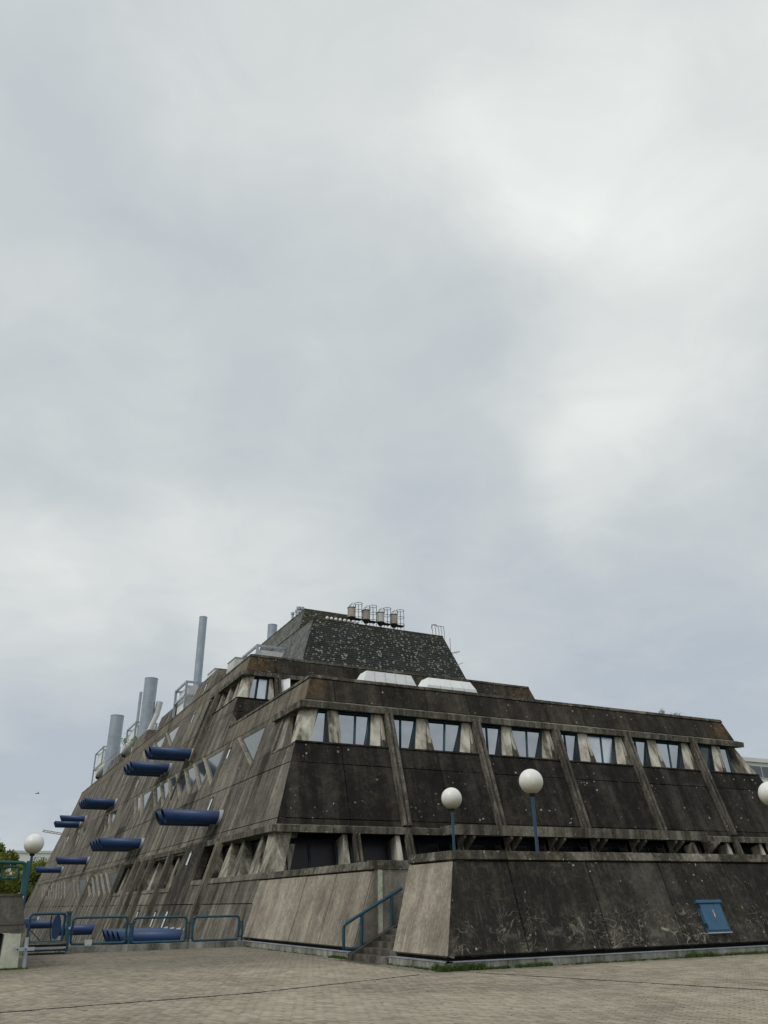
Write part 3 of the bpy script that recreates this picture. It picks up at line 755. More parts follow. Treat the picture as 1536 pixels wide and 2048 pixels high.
# second tier windows
fwin(PF2, 17.45, 17.95, 17.75, 18.2, 15.2, 16.98, ())
fwin(PF2, 18.02, 18.80, 18.27, 19.02, 15.2, 16.98, (), gm='glass_pale')
lean_box(PF2, 18.95, 19.38, 19.10, 19.38, 15.2, 17.0, -.12, -.9).build('pier', M['pier'], lab)
for x0 in (19.65, 25.4, 31.15, 36.9):
    fwin(PF2, x0+.9 if x0 < 20 else x0+.24, x0+1.40, x0+.9 if x0 < 20 else x0+.24, x0+1.86, 15.2, 16.98, () if x0 < 20 else (.42,), gm='glass_dark' if x0 < 20 else 'glass')
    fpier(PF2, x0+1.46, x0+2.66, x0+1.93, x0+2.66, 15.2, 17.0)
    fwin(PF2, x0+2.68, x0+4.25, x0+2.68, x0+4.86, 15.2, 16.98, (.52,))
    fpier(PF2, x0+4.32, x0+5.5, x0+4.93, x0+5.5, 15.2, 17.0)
# sash swung open beside it
ob = MB(); ob.hexa([PF2(19.92, 15.3, .02), PF2(20.45, 15.3, .45), PF2(20.47, 15.3, .42), PF2(19.94, 15.3, -.01), PF2(19.92, 16.95, .02), PF2(20.62, 16.95, .30), PF2(20.64, 16.95, .27), PF2(19.94, 16.95, -.01)]) if True else ob.hexa([(19.98, 56.0, 15.5), (20.02, 56.0, 15.5), (20.45, 56.9, 15.5), (20.41, 56.9, 15.5), (20.42, 56.2, 17.0), (20.46, 56.2, 17.0), (20.55, 56.95, 17.0), (20.51, 56.95, 17.0)])
ob.build('window_sash', M['white'], lab, label='white window sash standing open')
for y0_, y1_ in ((57.6, 58.2), (59.6, 60.4), (61.8, 62.6)):
    lean_box(PL, y0_, y1_+.5, y1_+.25, y1_+.5, 15.2, 17.0, -.12, -.8).build('pier', M['stairwall'], lab)
MB().prism([PL(57.3, 15.2, -.75), PL(63.1, 15.2, -.75), PL(63.1, 17.0, -.5), PL(57.6, 17.0, -.5)], [PL(57.3, 15.2, -.8), PL(63.1, 15.2, -.8), PL(63.1, 17.0, -.55), PL(57.6, 17.0, -.55)]).build('pane', M['glass_dark'], lab)
# lower storey: set-back glass front and left, overhang's shade given by its dark colour
for i in range(11):
    a = 14.0 if i == 0 else 14.4+2.87*i; c = min(17.26+2.87*i-.7, 49.3)
    if a > 47: break
    fwin(PF, a, c, a, c, 2.05, 4.55, (.45,) if i % 2 == 0 else (), -.95, -.85, 'glass_dark')
MB().prism([PL(37.9, 2.8, -.85), PL(49.3, 2.8, -.85), PL(49.3, 4.6, -.6), PL(38.4, 4.6, -.6)], [PL(37.9, 2.8, -.9), PL(49.3, 2.8, -.9), PL(49.3, 4.6, -.65), PL(38.4, 4.6, -.65)]).build('pane', M['glass_dark'], lab)
MB().prism([PL(54.4, 2.5, -.85), PL(74.3, 2.5, -.85), PL(74.3, 4.45, -.6), PL(54.4, 4.45, -.6)], [PL(54.4, 2.5, -.9), PL(74.3, 2.5, -.9), PL(74.3, 4.45, -.65), PL(54.4, 4.45, -.65)]).build('pane', M['glass_dark'], lab)
def vpier(a, c, apex, z0, z1):
    b0 = [PL(a, z0, -.04), PL(c, z0, -.04), PL(c+.25, z0, -.95), PL(a+.05, z0, -.95)]
    b1 = [PL(apex, z1, -.20), PL(apex+.28, z1, -.20), PL(apex+.35, z1, -.95), PL(apex+.10, z1, -.95)]
    MB().prism(b0, b1).build('pier', M['pier_dim'], lab)
for a in (38.95, 41.85, 44.0, 47.0): vpier(a-1.1, a+.45, a+.55, 2.8, 4.6)
for i in range(7):
    a = 55.6+2.87*i; vpier(a-.9, a+.35, a+.45, 2.5, 4.45)
# slit windows on the left face
for y, za, zb in [(71.4, 16.2, 16.9), (71.4, 19.1, 19.75), (52.4, 10.15, 10.75), (52.15, 6.9, 7.6), (52.3, 3.75, 4.45), (52.57, .35, 1.25), (55.74, .4, 1.2), (58.7, .4, 1.15), (61.2, .4, 1.2),
                  (102.2, 15.0, 15.7), (88.2, 12.6, 13.3), (119.8, 15.0, 15.7), (91.2, 19.1, 19.75)]:
    w = .26 if y < 80 else .32
    fr = MB(); 
    for q in ([(y-w, za), (y-w-.05, za), (y-w-.05, zb), (y-w, zb)], [(y+w, za), (y+w+.05, za), (y+w+.05, zb), (y+w, zb)], [(y-w, zb), (y+w, zb), (y+w, zb+.1), (y-w, zb+.1)]):  # thicker dark top bar also stands for the shadow at the slit's head
        fr.prism([PL(*v, .05) for v in q], [PL(*v, -.02) for v in q])
    fo = fr.build('slit_window', M['rib'], lab)
    q = [(y-w, za), (y+w, za), (y+w, zb), (y-w, zb)]
    MB().prism([PL(*v, .022) for v in q], [PL(*v, 0.0) for v in q]).build('pane', M['glass_white'], fo)

# balcony trough along the front, carried on pairs of brackets
bx = 22.1; edges = [22.1, 25.0, 28.6-.75, 30.7, 33.5, 36.4, 39.8]
for a, c in zip(edges[:-1], edges[1:]):
    a += .014; c -= .014
    if a < 22.2: sec = [(a, 4.56), (c, 4.56), (c, 5.05), (a+.45, 5.05), (a+.12, 4.97), (a, 4.80)]
    else: sec = [(a, 4.56), (c, 4.56), (c, 5.05), (a, 5.05)]
    MB().prism([(u, 36.35, z) for u, z in sec], [(u, 36.50, z) for u, z in sec]).build('balcony_panel', M['ledge'], lab)
MB().box((22.1, 36.49, 4.57), (39.8, 37.45, 4.72)).build('balcony_slab', M['ledge'], lab)
MB().box((22.1, 36.50, 4.72), (22.25, 37.5, 5.0)).build('balcony_end', M['ledge'], lab)
MB().box((39.65, 36.50, 4.72), (39.8, 37.5, 5.03)).build('balcony_end', M['ledge'], lab)
for i in range(7):
    xc = 23.1+2.87*i
    for dx in (-.2, .36):
        x = xc+dx
        MB().hexa([(x-.07, 36.42, 4.42), (x+.07, 36.42, 4.42), (x+.07, 37.45, 3.75), (x-.07, 37.45, 3.75),
                   (x-.07, 36.42, 4.55), (x+.07, 36.42, 4.55), (x+.07, 37.45, 4.55), (x-.07, 37.45, 4.55)]).build('bracket', M['rib_left'], lab)

# roof dormers that stand on the leaning left face
for a, c in ((68.7, 75.6), (84.7, 91.7), (99.0, 106.0), (115.5, 125.5)):
    z0_, z1_ = 18.88, 20.45
    def ring(z): 
        t_ = z-z0_
        return [(X0+K*z, a-K*(z1_-z), z), (X0+K*z+4.2-.6*t_, a-K*(z1_-z), z), (X0+K*z+4.2-.6*t_, c+.1, z), (X0+K*z, c+.1, z)]
    MB().prism(ring(z0_), ring(z1_)).build('dormer', M['left'], lab)
    r = ring(z1_+.005); r2 = ring(z1_+.12)
    MB().prism(r, r2).build('dormer_cap', M['cap'], lab)

# slate clad pyramid on top, each course a lapped strip
def pyramid(ya, yb, xl0, xr0, zb, zt, kx=.34, kf=.33, courses=16, back=None):
    H = zt-zb
    def lx(z): return xl0+kx*(z-zb)
    def rx(z): return xr0-kx*(z-zb)
    def fy(z): return ya+kf*(z-zb)
    bk = lambda z: yb-.28*(z-zb)
    MB().prism([(lx(zb)+.08, fy(zb)+.08, zb), (rx(zb)-.08, fy(zb)+.08, zb), (rx(zb)-.08, bk(zb), zb), (lx(zb)+.08, bk(zb), zb)],
               [(lx(zt)+.08, fy(zt)+.08, zt), (rx(zt)-.08, fy(zt)+.08, zt), (rx(zt)-.08, bk(zt), zt), (lx(zt)+.08, bk(zt), zt)]).build('inner_wall', M['core'], lab)
    for i in range(courses):
        z0_ = zb+H*i/courses; z1_ = zb+H*(i+1)/courses+.02; p0 = .03
        # front
        MB().hexa([(lx(z0_)-p0, fy(z0_)-p0, z0_), (rx(z0_)+p0, fy(z0_)-p0, z0_), (rx(z0_), fy(z0_)+.1, z0_), (lx(z0_), fy(z0_)+.1, z0_),
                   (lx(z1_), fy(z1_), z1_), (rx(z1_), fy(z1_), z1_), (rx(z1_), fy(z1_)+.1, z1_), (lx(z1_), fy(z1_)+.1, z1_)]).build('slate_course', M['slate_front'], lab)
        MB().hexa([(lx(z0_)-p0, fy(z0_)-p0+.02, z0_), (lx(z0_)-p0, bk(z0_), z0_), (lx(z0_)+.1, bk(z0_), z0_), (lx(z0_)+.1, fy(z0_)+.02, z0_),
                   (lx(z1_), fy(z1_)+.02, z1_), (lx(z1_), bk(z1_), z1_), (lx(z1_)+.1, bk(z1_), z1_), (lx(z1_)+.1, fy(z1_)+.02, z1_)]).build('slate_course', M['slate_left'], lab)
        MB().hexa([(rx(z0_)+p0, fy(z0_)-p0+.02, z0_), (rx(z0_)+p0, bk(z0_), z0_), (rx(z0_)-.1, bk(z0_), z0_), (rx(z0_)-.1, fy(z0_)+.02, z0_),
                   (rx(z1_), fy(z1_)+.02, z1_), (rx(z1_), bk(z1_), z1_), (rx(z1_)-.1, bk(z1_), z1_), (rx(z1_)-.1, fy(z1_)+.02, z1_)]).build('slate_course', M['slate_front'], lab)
    MB().box((lx(zt)-.05, fy(zt)-.05, zt-.02), (rx(zt)+.05, bk(zt)+.05, zt+.08)).build('roof_edge', M['cap'], lab)
pyramid(59.46, 78.2, 22.45, 38.98, 18.56, 23.75, courses=26)
pyramid(64.4, 78.0, 24.18-.0, 30.2, 23.84, 25.92, kx=.34, courses=10)

# ------------------------------------------------------------------ blue intake pipes through the left wall
def pipe_group(y, z, n, r=.385, length=3.45, sp=1.5):
    for i in range(n):
        yy = y+sp*i; xr = X0+K*z; xt = xr-length; ns = 28
        outer = [(math.cos(2*math.pi*k/ns)*r, math.sin(2*math.pi*k/ns)*r) for k in range(ns)]
        tip = lambda c, rr: xt+.17-.17*(c[1]/r)*(rr/r)-.0
        vs = []; fs = []
        R0 = [(xr+.5, yy+c[0], z+c[1]) for c in outer]; R1 = [(tip(c, r), yy+c[0], z+c[1]) for c in outer]
        q = .93; R2 = [(tip((c[0], c[1]*q), r), yy+c[0]*q, z+c[1]*q) for c in outer]; R3 = [(xt+1.6, yy+c[0]*q, z+c[1]*q) for c in outer]
        vs = R0+R1+R2+R3
        for a in range(3):
            for k in range(ns): fs.append((a*ns+k, a*ns+(k+1) % ns, (a+1)*ns+(k+1) % ns, (a+1)*ns+k))
        fs.append(tuple(range(3*ns, 4*ns)))
        fm = [0]*ns+[0]*ns+[1]*ns+[1]
        o = mesh('intake_pipe', vs, fs, None, lab, mats=[M['blue'], M['pipe_in']], fm=fm, fix=False)
        me = o.data; bm = bmesh.new(); bm.from_mesh(me); bmesh.ops.recalc_face_normals(bm, faces=bm.faces); bm.to_mesh(me); bm.free()
        for pidx, poly in enumerate(me.polygons):
            poly.use_smooth = pidx < ns or (2*ns <= pidx < 3*ns)
        # collar: a short sleeve cut by the leaning wall, so it is longer at its foot side and pointed at the head
        rc0, rc1 = r*1.02, r*1.10
        A = [(xr+K*c[1]-.16-.04*(c[1]/r), yy+c[0]*rc0/r, z+c[1]*rc0/r) for c in outer]
        B_ = [(X0+K*(z+c[1]*rc1/r*1.08)+.03, yy+c[0]*rc1/r, z+c[1]*rc1/r*1.08) for c in outer]
        cf = [(k, (k+1) % ns, (k+1) % ns+ns, k+ns) for k in range(ns)]+[tuple(range(ns))]
        mesh('collar', A+B_, cf, M['collar'], o)
for y, z, n in [(48.5, 6.15, 2), (70.9, 6.1, 4), (100.3, 6.1, 1), (123.2, 6.0, 1), (65.05, 12.4, 2), (72.6, 12.35, 3), (98.9, 12.15, 4), (123.6, 12.5, 1), (127.6, 12.1, 2),
                (46.8, .05, 4), (75.1, -.1, 1), (101.5, -.1, 1), (125.0, 0.0, 1)]:
    pipe_group(y, z, n)

# ------------------------------------------------------------------ skylights
def skylight(name_label, xa, xb, ta, tb, kink):
    t = thing('skylight', name_label, 'skylight', ((xa+xb)/2, 43, 12.4), 'white skylights on the lower roof')
    if kink: s = [(41.9, 12.4), (42.0, 13.6), (42.35, 14.15), (43.2, 14.15), (44.6, 12.4)]
    else: s = [(41.95, 12.4), (42.3, 14.12), (43.2, 14.12), (44.6, 12.4)]
    def xs(z, side):
        f = (z-12.4)/1.75
        return xa+(ta-xa)*f if side == 0 else xb+(tb-xb)*f
    MB().prism([(xs(z, 0), y, z) for y, z in s], [(xs(z, 1), y, z) for y, z in s]).build('hood', M['white'], t)
    n = 4 if kink else 5
    for i in range(1, n):
        f = i/n; x = xa+.5+(xb-xa-1)*f
        mb = MB()
        for (y0, z0_), (y1_, z1_) in zip(s[:2+kink-1+0], s[1:2+kink]): mb.tube([(x, y0-.01, z0_), (x, y1_-.01, z1_+.01)], .018, 4)
        mb.build('seam', M['galv'], t)
skylight('white trapezoid skylight with mottled front, left of the two on the lower roof', 19.55, 24.1, 20.28, 23.3, 0)
skylight('white trapezoid skylight with a kinked front, right of the two on the lower roof', 23.85, 28.3, 24.55, 27.65, 1)

# ------------------------------------------------------------------ things on the roofs
def stack(x, y, z0, z1, r, label, rings=3):
    t = thing('exhaust_stack', label, 'exhaust stack', (x, y, z0), 'steel exhaust stacks on the roof')
    o = MB().tube([(x, y, z0), (x, y, z1)], r, 32, caps=False).build('flue', M['stack'], t); o.data.polygons.foreach_set('use_smooth', [True]*len(o.data.polygons))
    MB().tube([(x, y, z1-.35), (x, y, z1-.3)], r*.97, 24).build('flue_inside', M['iron'], t)
    MB().tube([(x, y, z1-.08), (x, y, z1)], r*1.035, 32, caps=False).build('rim', M['galv'], t)
    for i in range(rings):
        zz = z0+(z1-z0)*(i+1)/(rings+1)
        MB().tube([(x, y, zz-.03), (x, y, zz+.03)], r*1.02, 32).build('joint_ring', M['galv'], t)
    return t
stack(20.5, 85.8, 18.5, 30.95, .44, 'tall slim grey exhaust stack, rightmost of those left of the slate roof', 4)
s2 = stack(19.0, 104.9, 18.5, 28.2, .83, 'thick grey exhaust stack with a pale slanting duct at its side', 2)
MB().tube([(20.35, 104.6, 25.2), (20.1, 104.6, 23.6), (19.3, 104.3, 21.4), (18.9, 104.0, 19.4)], .42, 16, .34).build('side_duct', M['duct'], s2)
stack(19.0, 111.5, 18.5, 27.9, .19, 'thin grey exhaust pipe standing just left of the thick stack', 2)
stack(19.0, 129.8, 18.5, 28.2, 1.0, 'thick grey exhaust stack, leftmost on the roof', 2)
stack(27.0, 80.5, 18.5, 29.3, .52, 'grey exhaust stack showing its top behind the slate roof', 3)
def steel_frame(x0, x1, y0, y1, z0, z1, label, duct=True):
    t = thing('duct_frame', label, 'duct frame', (x0, y0, z0), 'galvanised duct frames on the roof')
    w = .11
    for x in (x0, x1):
        for y in (y0, y1): MB().box((x-w, y-w, z0), (x+w, y+w, z1)).build('post', M['galv'], t)
    for z in (z1, z0+(z1-z0)*.52):
        MB().box((x0-w, y0-w*.8, z), (x1+w, y0+w*.8, z+.2)).build('beam', M['galv'], t)
        MB().box((x0-w*.8, y0+w, z), (x0+w*.8, y1-w, z+.2)).build('beam', M['galv'], t)
        MB().box((x0-w, y1-w*.8, z), (x1+w, y1+w*.8, z+.2)).build('beam', M['galv'], t)
    if duct:
        MB().hexa([(x0+.15, y0+.4, z0-.1), (x1, y0+.4, z0-.1), (x1, y1-.4, z0-.1), (x0+.15, y1-.4, z0-.1),
                   (x0+.3, y0+.4, z1-.15), (x1, y0+.4, z1-.15), (x1, y1-.4, z1-.15), (x0+.3, y1-.4, z1-.15)]).build('duct', M['white'], t)
    return t
steel_frame(17.95, 20.6, 79.6, 84.2, 18.9, 21.75, 'open galvanised steel frame with a pale duct, in front of the tall slim stack')
steel_frame(18.2, 20.8, 107.5, 113.5, 18.9, 22.9, 'galvanised steel frame with a pale duct at the foot of the thick stack')
steel_frame(18.3, 20.8, 135, 143, 18.9, 24.2, 'galvanised steel frame at the far left end of the roof')
steel_frame(21.0, 24.0, 66.5, 70.6, 18.56, 22.3, 'galvanised steel frame with a pale duct beside the left foot of the slate roof')
def elbow(x, y, z, r, l, label):
    t = thing('roof_duct', label, 'air duct', (x, y, 18.6), 'pale curved air ducts on the roof')
    pts = [(x+1.6, y-1.6, z+.55), (x+.9, y-.7, z+.55), (x+.2, y+.2, z+.35), (x-.25, y+1.1, z-.15), (x-.4, y+1.9, z-.9)]
    o = MB().tube(pts, r, 18).build('duct', M['duct'], t); o.data.polygons.foreach_set('use_smooth', [True]*len(o.data.polygons))
    MB().tube([pts[-1], tuple(Vector(pts[-1])+Vector((-.05, .3, -.35)))], r*.9, 18).build('mouth', M['iron'], t)
    MB().box((x+.3, y-1, 18.6), (x+.5, y-.8, z)).build('bracket', M['galv'], t)
elbow(18.5, 109.5, 20.6, .62, 3, 'pale curved air duct below the thin stack')
elbow(18.5, 131.5, 20.6, .62, 3, 'pale curved air duct below the leftmost stack')
def casing(x0, x1, y0, y1, z0, z1, label, cap=.1):
    t = thing('roof_casing', label, 'roof casing', (x0, y0, z0))
    MB().hexa([(x0, y0, z0), (x1, y0, z0), (x1, y1, z0), (x0, y1, z0), (x0+cap*3, y0+cap, z1), (x1, y0+cap, z1), (x1, y1, z1), (x0+cap*3, y1, z1)]).build('casing', M['duct'], t)
    MB().box((x0+cap*2.4, y0+cap*.5, z1+.003), (x1+.05, y1+.05, z1+.06)).build('lid', M['galv'], t)
casing(18.7, 20.3, 66.2, 68.6, 18.5, 21.0, 'cream metal casing behind the rusty parapet corner')
casing(18.8, 20.6, 73.2, 75.9, 20.5, 21.75, 'small cream casing standing on the roof block beside the slim stack')
casing(18.4, 20.5, 113.6, 119.0, 18.6, 22.6, 'large pale metal casing in front of the leftmost stack')
t = thing('roof_railing', 'thin pale roof railing in front of the leftmost stack', 'railing', (17.9, 118, 18.9))
MB().tube([(17.9, 117, 20.9), (17.9, 128, 20.9)], .05, 6).build('handrail', M['galv'], t)
for y in (117, 119.8, 122.5, 125.2, 128): MB().tube([(17.9, y, 18.9), (17.9, y, 20.9)], .04, 6).build('post', M['galv'], t)

# tanks with ladder cages on the slate roof
def hoop(c, r, n=18, a0=0, a1=2*math.pi): return [(c[0]+math.cos(a0+(a1-a0)*i/n)*r, c[1]+math.sin(a0+(a1-a0)*i/n)*r, c[2]) for i in range(n+1)]
def tank(x, y, z, label, mat):
    t = thing('roof_tank', label, 'tank', (x, y, 23.84), 'tanks with ladder cages on the slate roof')
    o = MB().tube([(x, y, z+.25), (x, y, z+1.15)], .36, 20).build('drum', mat, t)
    MB().tube([(x, y, z-.05), (x, y, z+.25)], .20, 14, .38).build('funnel', M['iron'], t)
    MB().tube([(x, y, 23.84), (x, y, z-.1)], .10, 8).build('stand', M['rusty'], t)
    MB().tube([(x, y, z+1.12), (x, y, z+1.18)], .39, 20).build('rim', M['iron'], t)
    MB().box((x-.15, y-.3, z+.12), (x+1.0, y+.3, z+.17)).build('platform', M['iron'], t)
    cg = MB(); cx = x+.72
    for zz in (z+.3, z+1.0, z+1.7): cg.tube(hoop((cx, y, zz), .36), .022, 4)
    for k in range(6):
        a = 2*math.pi*k/6; cg.tube([(cx+.36*math.cos(a), y+.36*math.sin(a), z-.2), (cx+.36*math.cos(a), y+.36*math.sin(a), z+1.7)], .018, 4)
    for dy in (-.2, .2):
        cg.tube([(cx-.36, y+dy, z+1.2), (cx-.45, y+dy, z+1.62), (cx-.75, y+dy, z+1.58), (cx-.95, y+dy, z+1.2)], .022, 4)
    cg.build('ladder_cage', M['iron'], t)
tank(28.75, 63.2, 24.85, 'rusty tank with ladder cage, leftmost of the four on the slate roof', M['rusty'])
tank(30.25, 63.2, 24.80, 'orange stained tank with ladder cage, second from left on the slate roof', M['rusty'])
tank(31.75, 63.2, 24.78, 'palest tank with ladder cage, third from the left on the slate roof', M['duct'])
tank(33.15, 63.2, 24.78, 'rusty tank with ladder cage, rightmost of the four on the slate roof', M['rusty'])
t = thing('roof_ladder', 'dark iron ladder head curving over the right end of the slate roof', 'ladder', (37.5, 62.5, 23.8))
mb = MB()
for i, x in enumerate((37.0, 37.35, 37.7, 38.0, 38.3)):
    mb.tube([(x-.2, 62.4, 25.25), (x, 62.6, 24.7), (x+.12, 62.8, 23.8)], .022, 4)
mb.tube([(36.8, 62.4, 25.25), (38.1, 62.4, 25.2)], .025, 4); mb.tube([(36.75, 62.4, 24.8), (36.8, 62.4, 25.1), (37.0, 62.4, 25.3), (37.3, 62.4, 25.35), (37.45, 62.5, 25.1)], .025, 4)
mb.build('rails', M['iron'], t)
t = thing('antenna_mast', 'thin antenna mast with side arms beside the right slope of the slate roof', 'antenna', (39.4, 63.5, 18.56))
MB().tube([(39.45, 63.5, 18.56), (39.45, 63.5, 24.6)], .022, 6).build('mast', M['iron'], t)
MB().tube([(39.2, 63.5, 22.95), (40.5, 63.5, 23.35)], .03, 5).build('arm', M['iron'], t)
MB().tube([(39.9, 63.5, 21.9), (40.8, 63.5, 22.25)], .02, 5).build('arm', M['iron'], t)
mb = MB()
for i in range(4): mb.tube([(39.5+.25*i, 63.3, 22.85+.08*i), (39.5+.25*i, 63.7, 23.2+.08*i)], .014, 4)
mb.build('dipole', M['iron'], t)
t = thing('roof_coping', 'long faded pink sheet coping along the top of the slate roof', 'coping', (27, 66.2, 26))
for i in range(5):
    a = 25.4+.78*i; MB().hexa([(a, 65.9, 25.98), (a+.76, 65.9, 25.98), (a+.76, 66.6, 25.98), (a, 66.6, 25.98), (a, 66.0, 26.3-.03*i), (a+.76, 66.0, 26.28-.03*i), (a+.76, 66.6, 26.3-.03*i), (a, 66.6, 26.3-.03*i)]).build('sheet', M['pink'], t)
t = thing('roof_lights', 'row of small white domes on the front edge of the slate roof', 'domes', (27.5, 62, 23.83))
for i in range(8):
    x = 25.6+.42*i
    bm = bmesh.new(); bmesh.ops.create_uvsphere(bm, u_segments=12, v_segments=8, radius=.14); me = bpy.data.meshes.new('dome'); bm.to_mesh(me); bm.free(); me.materials.append(M['white'])
    o = bpy.data.objects.new('dome', me); o.location = (x-27.5, -.55, .24); ln(o, t)
    MB().tube([(x, 61.45, 23.83), (x, 61.45, 23.98)], .04, 6).build('stem', M['iron'], t)
for k, (x, y, h, r, lb) in enumerate([(24.9, 66.8, .70, .14, 'front left of the cluster'), (25.25, 66.8, .72, .15, 'front right of the cluster'), (24.95, 67.4, .6, .12, 'behind the front pair'), (24.8, 68.1, .55, .12, 'farthest back of the cluster')]):
    t = thing('roof_vent', 'small grey capped vent pipe on the slate roof corner, '+lb, 'vent', (x, y, 26), 'capped vent pipes on the slate roof')
    MB().tube([(x, y, 25.9), (x, y, 25.95+h)], r, 14).build('pipe', M['galv'], t); MB().tube([(x, y, 25.9+h*.8), (x, y, 26.0+h)], r*1.45, 14).build('cap', M['galv'], t)

# ------------------------------------------------------------------ terrace wall in front
tw = thing('terrace_wall', 'low leaning concrete terrace wall with a dark front and a brown left side', 'wall', (12, 20, 0))
T0 = 19.76
PT = lambda x, z, d=0: PF(x, z, d, T0)
tcols = [11.67]+[14.33+2.87*i for i in range(0, 13)]
eT = lambda z: X0+K*z+.012
band(tw, PT, eT, None, tcols, .31, 2.60, [], M['terrace_front'], t=.20, g=.02)
band(tw, PT, eT, None, [11.67]+[14.33+2.87*i for i in range(0, 13)], 2.62, 2.86, [], M['cap'], t=.42, g=.006, name='cap_stone', d0=.055)
tl = lambda z: T0+K*z+.012
band(tw, PL, tl, lambda z: 22.9+.1*z, [19.85, 23.05], .31, 2.60, [], M['left_light'], t=.20, g=.02)
band(tw, PL, tl, lambda z: 22.9+.1*z, [20.6, 23.05], 2.62, 2.86, [], M['cap'], t=.42, g=.006, name='cap_stone', d0=.055)
band(tw, PL, None, None, [25.62, 28.57, 31.44, 34.31, 37.17], .31, 2.53, [], M['left_light'], t=.20, g=.02)
band(tw, PL, None, None, [25.62, 31.44, 37.0], 2.55, 2.80, [], M['cap'], t=.42, g=.006, name='cap_stone', d0=.055)
def lring(z, ya, yb, d=.26, wd=.6): return [(X0+K*z+d, ya, z), (X0+K*z+d+wd, ya, z), (X0+K*z+d+wd, yb, z), (X0+K*z+d, yb, z)]
MB().prism(lring(-.02, 25.62, 37.1), lring(2.62, 25.62, 37.1)).build('backing_wall', M['core'], tw)
MB().prism(lring(-.02, T0+.3, 22.9), lring(2.62, T0+.9, 22.98)).build('backing_wall', M['core'], tw)
MB().prism([(X0+.3, T0+.27, -.02), (52, T0+.27, -.02), (52, T0+.9, -.02), (X0+.3, T0+.9, -.02)], [(X0+1.1, T0+K*2.62+.27, 2.62), (52, T0+K*2.62+.27, 2.62), (52, T0+K*2.62+.7, 2.62), (X0+1.1, T0+K*2.62+.7, 2.62)]).build('backing_wall', M['core'], tw)
# plinth stones with a pale metal edge
x = X0
while x < 50:
    w = random.choice([.75, .98, .55, .86]); MB().box((x+.006, T0-.02, -.02), (min(x+w, 50)-.006, T0+.28, .185)).build('plinth_stone', M['plinth'], tw); x += w
MB().box((X0-.03, T0-.035, .187), (50, T0+.2, .205)).build('edge_strip', M['galv'], tw)
for ya, yb in ((T0+.02, 22.9), (25.62, 37.0)):
    y = ya
    while y < yb-.2:
        w = random.choice([.75, .98, .86]); MB().box((X0-.04, y+.006, -.02), (X0+.26, min(y+w, yb)-.006, .185)).build('plinth_stone', M['plinth'], tw); y += w
    MB().box((X0-.055, ya-.055 if ya < 20 else ya, .187), (X0+.18, yb, .205)).build('edge_strip', M['galv'], tw)
# terrace deck behind the wall
td = MB(); td.box((15.6, 20.9, 1.70), (55, 36.6, 1.86)); td.build('terrace_deck', M['step'], tw)
MB().box((12.6, 25.9, 1.70), (15.59, 37.0, 1.86)).build('terrace_deck', M['step'], tw)
# wall beside the stairs, facing the gap
o = MB().prism([(X0+.02, 25.56, 0), (16.4, 25.56, 0), (16.4, 25.56, 2.55), (X0+K*2.55+.02, 25.56, 2.55)], [(X0+.02, 25.61, 0), (16.4, 25.61, 0), (16.4, 25.61, 2.55), (X0+K*2.55+.02, 25.61, 2.55)]).build('side_wall', M['stairwall'], tw)
MB().box((12.40, 25.52, 2.56), (16.4, 25.92, 2.83)).build('cap_stone', M['cap'], tw)
MB().prism([(12.45, 22.75, 0), (16.4, 22.75, 0), (16.4, 22.75, 2.6), (12.8, 22.75, 2.6)], [(12.45, 23.0, 0), (16.4, 23.0, 0), (16.4, 23.0, 2.6), (12.8, 23.0, 2.6)]).build('side_wall', M['stairwall'], tw)
MB().box((12.62, 25.535, .6), (12.78, 25.558, 2.55)).build('drip_stain', M['block_pale'], tw)
# steps
st = thing('entrance_steps', 'narrow dark concrete steps climbing through the gap in the terrace wall', 'steps', (11.9, 24.2, 0))
for i in range(11):
    MB().box((11.62+.32*i, 23.02, -.02), (11.62+.32*(i+1)+.6, 25.28, .165*(i+1))).build('step', M['step'], st)
MB().hexa([(11.55, 25.29, -.02), (15.6, 25.29, -.02), (15.6, 25.55, -.02), (11.55, 25.55, -.02), (11.55, 25.29, .16), (15.6, 25.29, 2.1), (15.6, 25.55, 2.1), (11.55, 25.55, .16)]).build('stringer', M['step'], st)
# handrail
def arc(pts, r=.12, n=5):
    """polyline with rounded corners"""
    pts = [Vector(p) for p in pts]; out = [pts[0]]
    for a, b_, c in zip(pts[:-2], pts[1:-1], pts[2:]):
        u = (a-b_).normalized(); v = (c-b_).normalized(); p0 = b_+u*r; p1 = b_+v*r
        for i in range(n+1):
            t = i/n; out.append(p0*(1-t)**2+b_*2*t*(1-t)+p1*t*t)
    out.append(pts[-1]); return out
hr = thing('stair_handrail', 'bent blue steel handrail rising beside the narrow steps', 'handrail', (11.4, 25.45, 0))
MB().tube(arc([(12.0, 25.45, .30), (11.36, 25.45, .30), (11.36, 25.45, .96), (13.45, 25.45, 1.99)], .10), .05, 10).build('rail', M['rail'], hr)
MB().tube([(11.98, 25.45, .22), (11.98, 25.45, 1.26)], .052, 10).build('post', M['rail'], hr)
MB().tube([(13.06, 25.45, .85), (13.06, 25.45, 1.78)], .048, 10).build('post', M['rail'], hr)
MB().tube([(11.98, 25.45, .28), (13.06, 25.45, .90)], .022, 8).build('lower_rail', M['rail'], hr)
